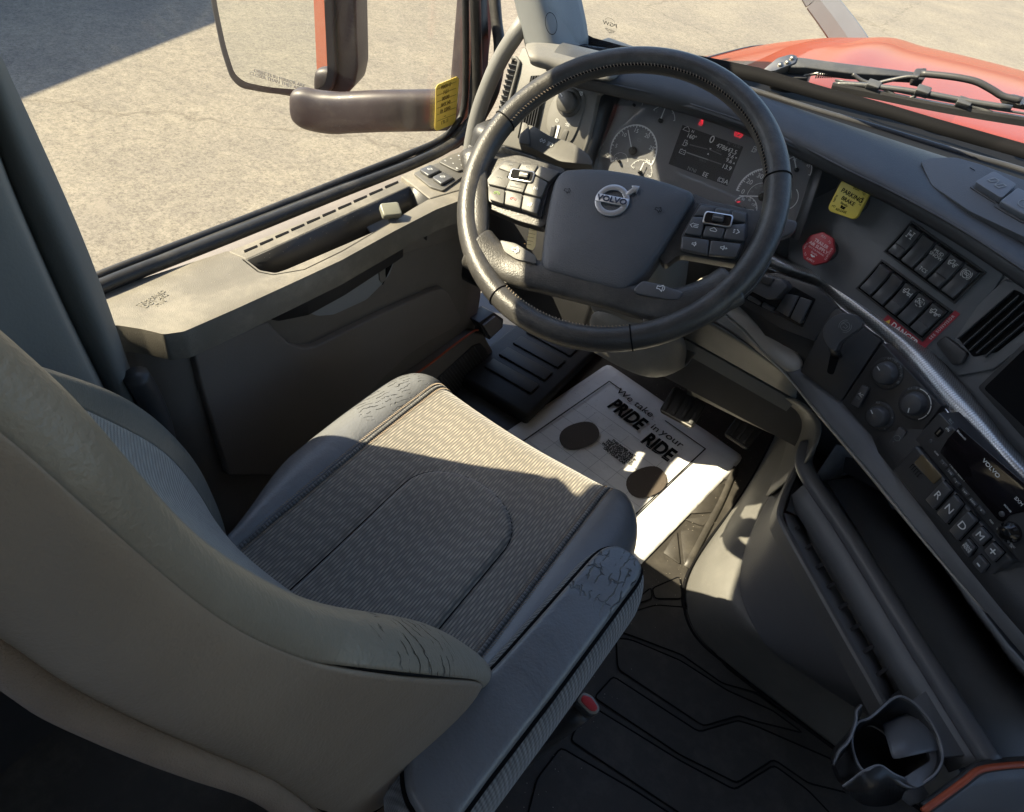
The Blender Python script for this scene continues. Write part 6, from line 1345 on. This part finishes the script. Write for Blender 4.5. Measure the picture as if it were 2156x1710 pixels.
rd_ = [T_(1700, 940, .372), T_(1692, 975, .374), T_(1712, 1020, .374), T_(1748, 1072, .374), T_(1800, 1150, .374), T_(1900, 1312, .374), T_(1990, 1455, .374), T_(2050, 1550, .374), T_(2086, 1606, .374)]
tube('tray_ridge', rd_, .0155, mat('ridge plastic', (.11, .113, .122), .40, bump=.3, scale=500), con, 14, 5)
grid('ridge_skirt', [spl([p + V((-.012, -.006, -.006)) for p in rd_[2:]], 2), spl([p + V((-.020, -.012, -.05)) for p in rd_[2:]], 2)], CONS, con, sub=0, solid=.003)
# bin beyond the ridge
bn0 = [T_(1712, 1015, .37), T_(1800, 1150, .37), T_(1900, 1312, .37), T_(1990, 1455, .37), T_(2085, 1605, .37)]
bn1 = [T_(1740, 1012, .31), T_(1826, 1150, .31), T_(1922, 1308, .31), T_(2012, 1450, .31), T_(2106, 1598, .31)]
bn2 = [T_(1850, 1000, .29), T_(1960, 1160, .29), T_(2050, 1290, .29), T_(2130, 1400, .29), T_(2300, 1600, .29)]
bn3 = [T_(1830, 960, .50), T_(1930, 1120, .50), T_(2020, 1230, .50), T_(2120, 1360, .50), T_(2300, 1560, .50)]
DRK = mat('dark bin plastic', (.25, .256, .27), .55, bump=.4, scale=600, var=.1)
grid('bin_wall', [bn0, bn1], DRK, con, sub=0, solid=.003)
grid('bin_floor', [bn1, bn2], DRK, con, sub=0, solid=.003)
grid('bin_back', [bn2, bn3], DRK, con, sub=0, solid=.003)
grid('bin_end', [[T_(1712, 1010, .37), T_(1760, 935, .40), T_(1830, 950, .44)], [T_(1745, 1020, .25), T_(1800, 985, .26), T_(1880, 1010, .24)]], CONS, con, sub=0, solid=.003)
prism('bin_step', Frame(tuple(T_(2050, 1480, .27)), yaw=-43, tilt=90), [(-.10, -.06), (.12, -.06), (.12, .045), (-.05, .06)], -.03, 0, CONS, con, bevel=.003)
tube('bin_lip', [T_(1745, 1012, .29), T_(1760, 1000, .29), T_(1800, 992, .29), T_(1830, 1000, .29), T_(1860, 1040, .29), T_(1880, 1075, .29)], .006, CONS, con, 8, 4)
boxw('console_body', (.62, .10, .0), (1.4, .9, .20), BLACK, con)
# lower shelf with orange lip
sh = thing('lower_shelf', 'black shelf end with orange rubber lip at the lower right corner', 'shelf', loc=tuple(T_(2110, 1650, .33)))
op = [T_(1935, 1712, .35), T_(1990, 1672, .36), T_(2022, 1648, .37), T_(2052, 1626, .378), T_(2100, 1617, .38), T_(2160, 1613, .38), T_(2260, 1610, .38)]
tube('orange_lip', [p + V((0, 0, .008)) for p in op], .0040, ORANGE, sh, 8, 5)
rimb = [p + V((0.004, .008, .002)) for p in op]
tube('shelf_rim', rimb, .0075, BLACK, sh, 10, 5)
grid('shelf_face', [op, [p + V((0, -.03, -.03)) for p in op], [p + V((0, -.06, -.12)) for p in op]], CONS, sh, sub=1, solid=.004)
# cup holder
cup = thing('cup_holder', 'black wavy rimmed cup holder clipped to the console tray', 'cup holder', loc=(.645, -.255, .33))
FCu = Frame(tuple(T_(1868, 1582, .37))); FCu.u, FCu.v, FCu.n = V((1, 0, 0)), V((0, 1, 0)), V((0, 0, 1))
CUPM = mat('cup holder plastic', (.036, .037, .040), .30, bump=.15, scale=400)
rp = [(1885, 1468), (1916, 1474), (1947, 1502), (1974, 1546), (1985, 1587), (1977, 1618), (1956, 1640), (1916, 1657), (1880, 1636), (1851, 1614), (1818, 1622), (1798, 1585), (1795, 1545), (1808, 1520), (1834, 1510)]
rh = [.376, .376, .374, .372, .37, .368, .362, .355, .362, .37, .366, .352, .352, .360, .366]
top_ = spl([T_(x, y, h) for (x, y), h in zip(rp, rh)], 5, close=True)
cc_ = sum(top_, V((0, 0, 0))) / len(top_)
def rg(k, dz_): return [cc_ + V(((p.x - cc_.x) * k, (p.y - cc_.y) * k, p.z - cc_.z * 1 + dz_)) for p in top_]
grid('cup_wall', [rg(.78, -.075), rg(.86, -.04), rg(.95, -.015), rg(1.0, 0)], CUPM, cup, sub=1, solid=.0025, close=True)
lo_ = rg(.78, -.072); raw('cup_floor', [V((p.x, p.y, cc_.z - .068)) for p in lo_], [tuple(range(len(lo_)))], CUPM, cup)
sweep('cup_rim_highlight', top_, circ(.0016, 6), mat('pale rim highlight', (.20, .20, .21), .3), cup, close=True)  # highlight along the rim painted as a pale line
fl_ = []
for j in range(7):
    t_ = j / 6; row = []
    for i in range(9):
        s_ = i / 8; px = 1866 + 100 * s_ + 20 * t_ - 6; py = 1528 - 22 * s_ + 72 * t_ - 10 * math.sin(s_ * math.pi) * (1 - t_) + 12 * s_ * t_ * 0
        row.append(T_(px, py, .372 - .030 * (1 - math.sin(t_ * math.pi * .5 + .3)) - .012 * (s_ - .5) ** 2 * 4))
    fl_.append(row)
grid('spring_flap', fl_, mat('grey flap plastic', (.12, .124, .132), .35, bump=.2, scale=400), cup, sub=1, solid=.003)
RIMHL = bpy.data.materials['pale rim highlight']
def finger(top, bot):
    grid('cup_finger', [spl(top, 4), spl(bot, 4)], CUPM, cup, sub=0, solid=.003); sweep('finger_edge_highlight', spl(top, 4), circ(.0013, 6), RIMHL, cup)
finger([T_(1814, 1485, .375), T_(1804, 1498, .376), T_(1803, 1520, .374), T_(1788, 1560, .370), T_(1768, 1582, .362), T_(1755, 1610, .350)], [T_(1816, 1500, .35), T_(1806, 1520, .35), T_(1800, 1545, .34), T_(1786, 1575, .335), T_(1768, 1596, .335), T_(1757, 1614, .34)])
finger([T_(1774, 1656, .345), T_(1796, 1640, .355), T_(1816, 1625, .366), T_(1851, 1611, .372), T_(1880, 1628, .368), T_(1908, 1641, .360)], [T_(1776, 1660, .31), T_(1800, 1680, .30), T_(1822, 1692, .30), T_(1850, 1694, .30), T_(1880, 1688, .31), T_(1905, 1668, .33)])
prism('holder_bracket', FCu, roundpoly(FCu.ps([(1920, 1475), (1950, 1453), (2042, 1590), (1985, 1594), (1970, 1640), (1930, 1660), (1900, 1640), (1960, 1600)], -.01), .004, 2), -.016, -.010, CONS, cup, bevel=.001)
prism('holder_clip', FCu, roundpoly(FCu.ps([(1905, 1665), (1940, 1645), (1958, 1674), (1935, 1690)], -.03), .002, 2), -.05, -.03, CONS, cup, bevel=.002)

# ------------------------------------------------------------ pedals
def pedal(nm, label, o, yaw, tilt, w_, h_, armpts, grooves):
    t = thing(nm, label, 'pedal', loc=o)
    f = Frame(o, yaw, tilt)
    prism('pedal_pad', f, rrect(w_, h_, .010), -.008, .006, RUBBER, t, bevel=.004, seg=3)
    for k in range(grooves):
        x = (k - (grooves - 1) / 2) * w_ * .26; prism('pad_ridge', f, rrect(w_ * .12, h_ * .78, .002, cx=x), .006, .0085, RUBBER, t, bevel=.001)
    prism('pedal_edge', f, rrect(w_ * .9, .003, .001, cy=-h_ / 2 + .004), .006, .0082, STEEL, t)
    sweep('pedal_arm', spl(armpts, 4), [(-.012, -.005), (.012, -.005), (.012, .005), (-.012, .005)], BLACK, t, smooth=False, up=V((0, 1, .3)))
    return t
pc = (Z(1395, 885, .14) + Z(1452, 906, .14)) / 2 
bpv = Y(1440, 858, pc.y + .03)
pedal('brake_pedal', 'wide black rubber brake pedal above the paper mat', tuple(Z(1438, 858, .165)), 0, 52, .090, .075, [Z(1455, 835, .18), Z(1468, 790, .30), Z(1482, 735, .43)], 4)
pedal('accelerator_pedal', 'black accelerator pedal right of the brake pedal', tuple(Z(1572, 900, .10)), -8, 50, .070, .10, [Z(1600, 870, .13), Z(1592, 830, .24), Z(1585, 800, .34)], 3)
prism('pedal_bracket', Frame(tuple(Z(1585, 810, .28)), yaw=-10, tilt=10), rrect(.05, .10, .008), -.03, 0, BLACK, dash, bevel=.004)
tube('wiring_loom', [Z(1545, 845, .25), Z(1590, 858, .24), Z(1620, 848, .25), Z(1650, 872, .25), Z(1690, 870, .27)], .004, BLACK, dash, 8, 5)

# ------------------------------------------------------------ wipers outside the glass
wp1 = thing('windshield_wiper', 'black windshield wiper with bolted head, spring, hose and long blade', 'wiper', loc=tuple(Y(1650, 150, .49)))
WY = .49
def W_(px, py, y=WY): return Y(px, py, y)
FWp = Frame(tuple(W_(1750, 150)), yaw=3, tilt=60)
WMAT = mat('weathered black metal', (.055, .058, .062), .38, bump=.2, scale=300, var=.15, dust=.1)
prism('arm_channel', FWp, roundpoly(FWp.ps([(1670, 119), (1690, 121), (1780, 133), (1935, 152), (1935, 162), (1790, 154), (1700, 142), (1662, 141)]), .003, 2), -.014, .0, WMAT, wp1, bevel=.002)
prism('pivot_head', FWp, roundpoly(FWp.ps([(1600, 155), (1636, 125), (1665, 117), (1678, 121), (1674, 134), (1655, 142), (1630, 152)]), .004, 3), -.012, .003, STEEL, wp1, bevel=.003)
for q in ((1643, 137), (1658, 132), (1668, 123)): lathe('bolt', FWp.at(*q, .003), [(.0045, 0), (.0042, .003), (.0001, .0035)], STEEL, wp1, 8)
prism('pivot_base', FWp, roundpoly(FWp.ps([(1625, 150), (1665, 140), (1712, 150), (1700, 168), (1660, 168), (1630, 160)], -.02), .003, 2), -.05, -.016, BLACK, wp1, bevel=.003)
cs = [FWp.w(*FWp.p(1718 + (1790 - 1718) * i / 120, 157 - 1 * i / 120, -.012), -.012) + (FWp.v * math.sin(i * 2 * math.pi / 8) + FWp.n * math.cos(i * 2 * math.pi / 8)) * .0052 for i in range(121)]
sweep('arm_spring', cs, circ(.0013, 5), STEEL, wp1)
tube('washer_hose', [W_(1648, 166), W_(1672, 168), W_(1700, 158), W_(1725, 154)], .0028, STEEL, wp1, 8, 6)
tube('washer_hose', [W_(1795, 156), W_(1815, 170), W_(1840, 176), W_(1870, 170), W_(1910, 162), W_(1935, 163)], .0032, BLACK, wp1, 8, 6)
prism('hose_clip', FWp, roundpoly(FWp.ps([(1925, 150), (1948, 149), (1946, 168), (1940, 174), (1920, 170), (1920, 160)]), .002, 2), -.010, .006, BLACK, wp1, bevel=.002)
tube('arm_rod', [W_(1938, 155), W_(1990, 160), W_(2030, 166), W_(2060, 174), W_(2090, 190), W_(2112, 203), W_(2150, 212)], .0052, BLACK, wp1, 10, 5)
prism('rod_bracket', FWp, roundpoly(FWp.ps([(2108, 204), (2130, 202), (2170, 212), (2200, 226), (2160, 226), (2118, 218)]), .002, 2), -.006, .004, STEEL, wp1, bevel=.001)
lathe('bolt', FWp.at(2145, 218, .004), [(.0045, 0), (.004, .003), (.0001, .003)], STEEL, wp1, 10)
wb = wp1
WB = .455
bl_ = [W_(1752, 182, WB), W_(1830, 196, WB), W_(1950, 220, WB), W_(2050, 238, WB), W_(2200, 262, WB)]
sweep('blade_rubber', spl(bl_, 4), [(-.002, -.007), (.002, -.007), (.0045, .002), (.0045, .006), (-.0045, .006), (-.0045, .002)], BLACK, wb, smooth=False)
sweep('blade_rail', [p + V((0, 0, .010)) for p in spl(bl_, 4)], circ(.0018, 6), WMAT, wb)
up9 = V((0, 0, .004))
tube('blade_yoke', [W_(1758, 177, WB), W_(1800, 178, WB), W_(1850, 183, WB), W_(1940, 195, WB), W_(2030, 212, WB), W_(2130, 228, WB)], .0042, WMAT, wb, 8, 4)
tube('blade_claw', [W_(1838, 182, WB), W_(1865, 188, WB), W_(1885, 203, WB)], .0030, WMAT, wb, 8, 4)
tube('blade_claw', [W_(1940, 196, WB), W_(2000, 206, WB), W_(2040, 222, WB), W_(2088, 238, WB)], .0032, WMAT, wb, 8, 4)
tube('blade_claw', [W_(1940, 196, WB), W_(1910, 208, WB), W_(1880, 205, WB)], .0026, WMAT, wb, 8, 4)
for q in ((1838, 182), (1942, 194), (2028, 219)): prism('yoke_joint', Frame(tuple(W_(*q, WB)), 0, 60), rrect(.020, .014, .002), -.004, .007, WMAT, wb, bevel=.001)

# crumbs and grit on mat, tunnel and ledge
def grit(name, n, fn, mt, par, r0=.0006, r1=.0016):
    rg_ = random.Random(7); vs = []; fs = []
    for i in range(n):
        c = fn(rg_); r = rg_.uniform(r0, r1); b = len(vs)
        vs += [c + V((r, 0, 0)), c + V((-r * .6, r * .8, 0)), c + V((-r * .6, -r * .9, 0)), c + V((0, 0, r * .9))]
        fs += [(b, b + 1, b + 3), (b + 1, b + 2, b + 3), (b + 2, b, b + 3)]
    o = raw(name, vs, fs, mt, par); o['kind'] = 'stuff'; return o
GRIT = mat('pale grit', (.40, .36, .30), .9)
grit('grit', 700, lambda g: V((g.uniform(-.15, .37), g.uniform(-.55, .75), .0068)), GRIT, rm, .0005, .0013)
grit('grit', 120, lambda g: V((g.uniform(-.08, .30), g.uniform(.05, .6), .0125)), GRIT, pm, .0004, .0010)
grit('grit', 160, lambda g: V((g.uniform(-.46, -.40), g.uniform(-.47, .25), ZS + .0002)), GRIT, door, .0003, .0007)
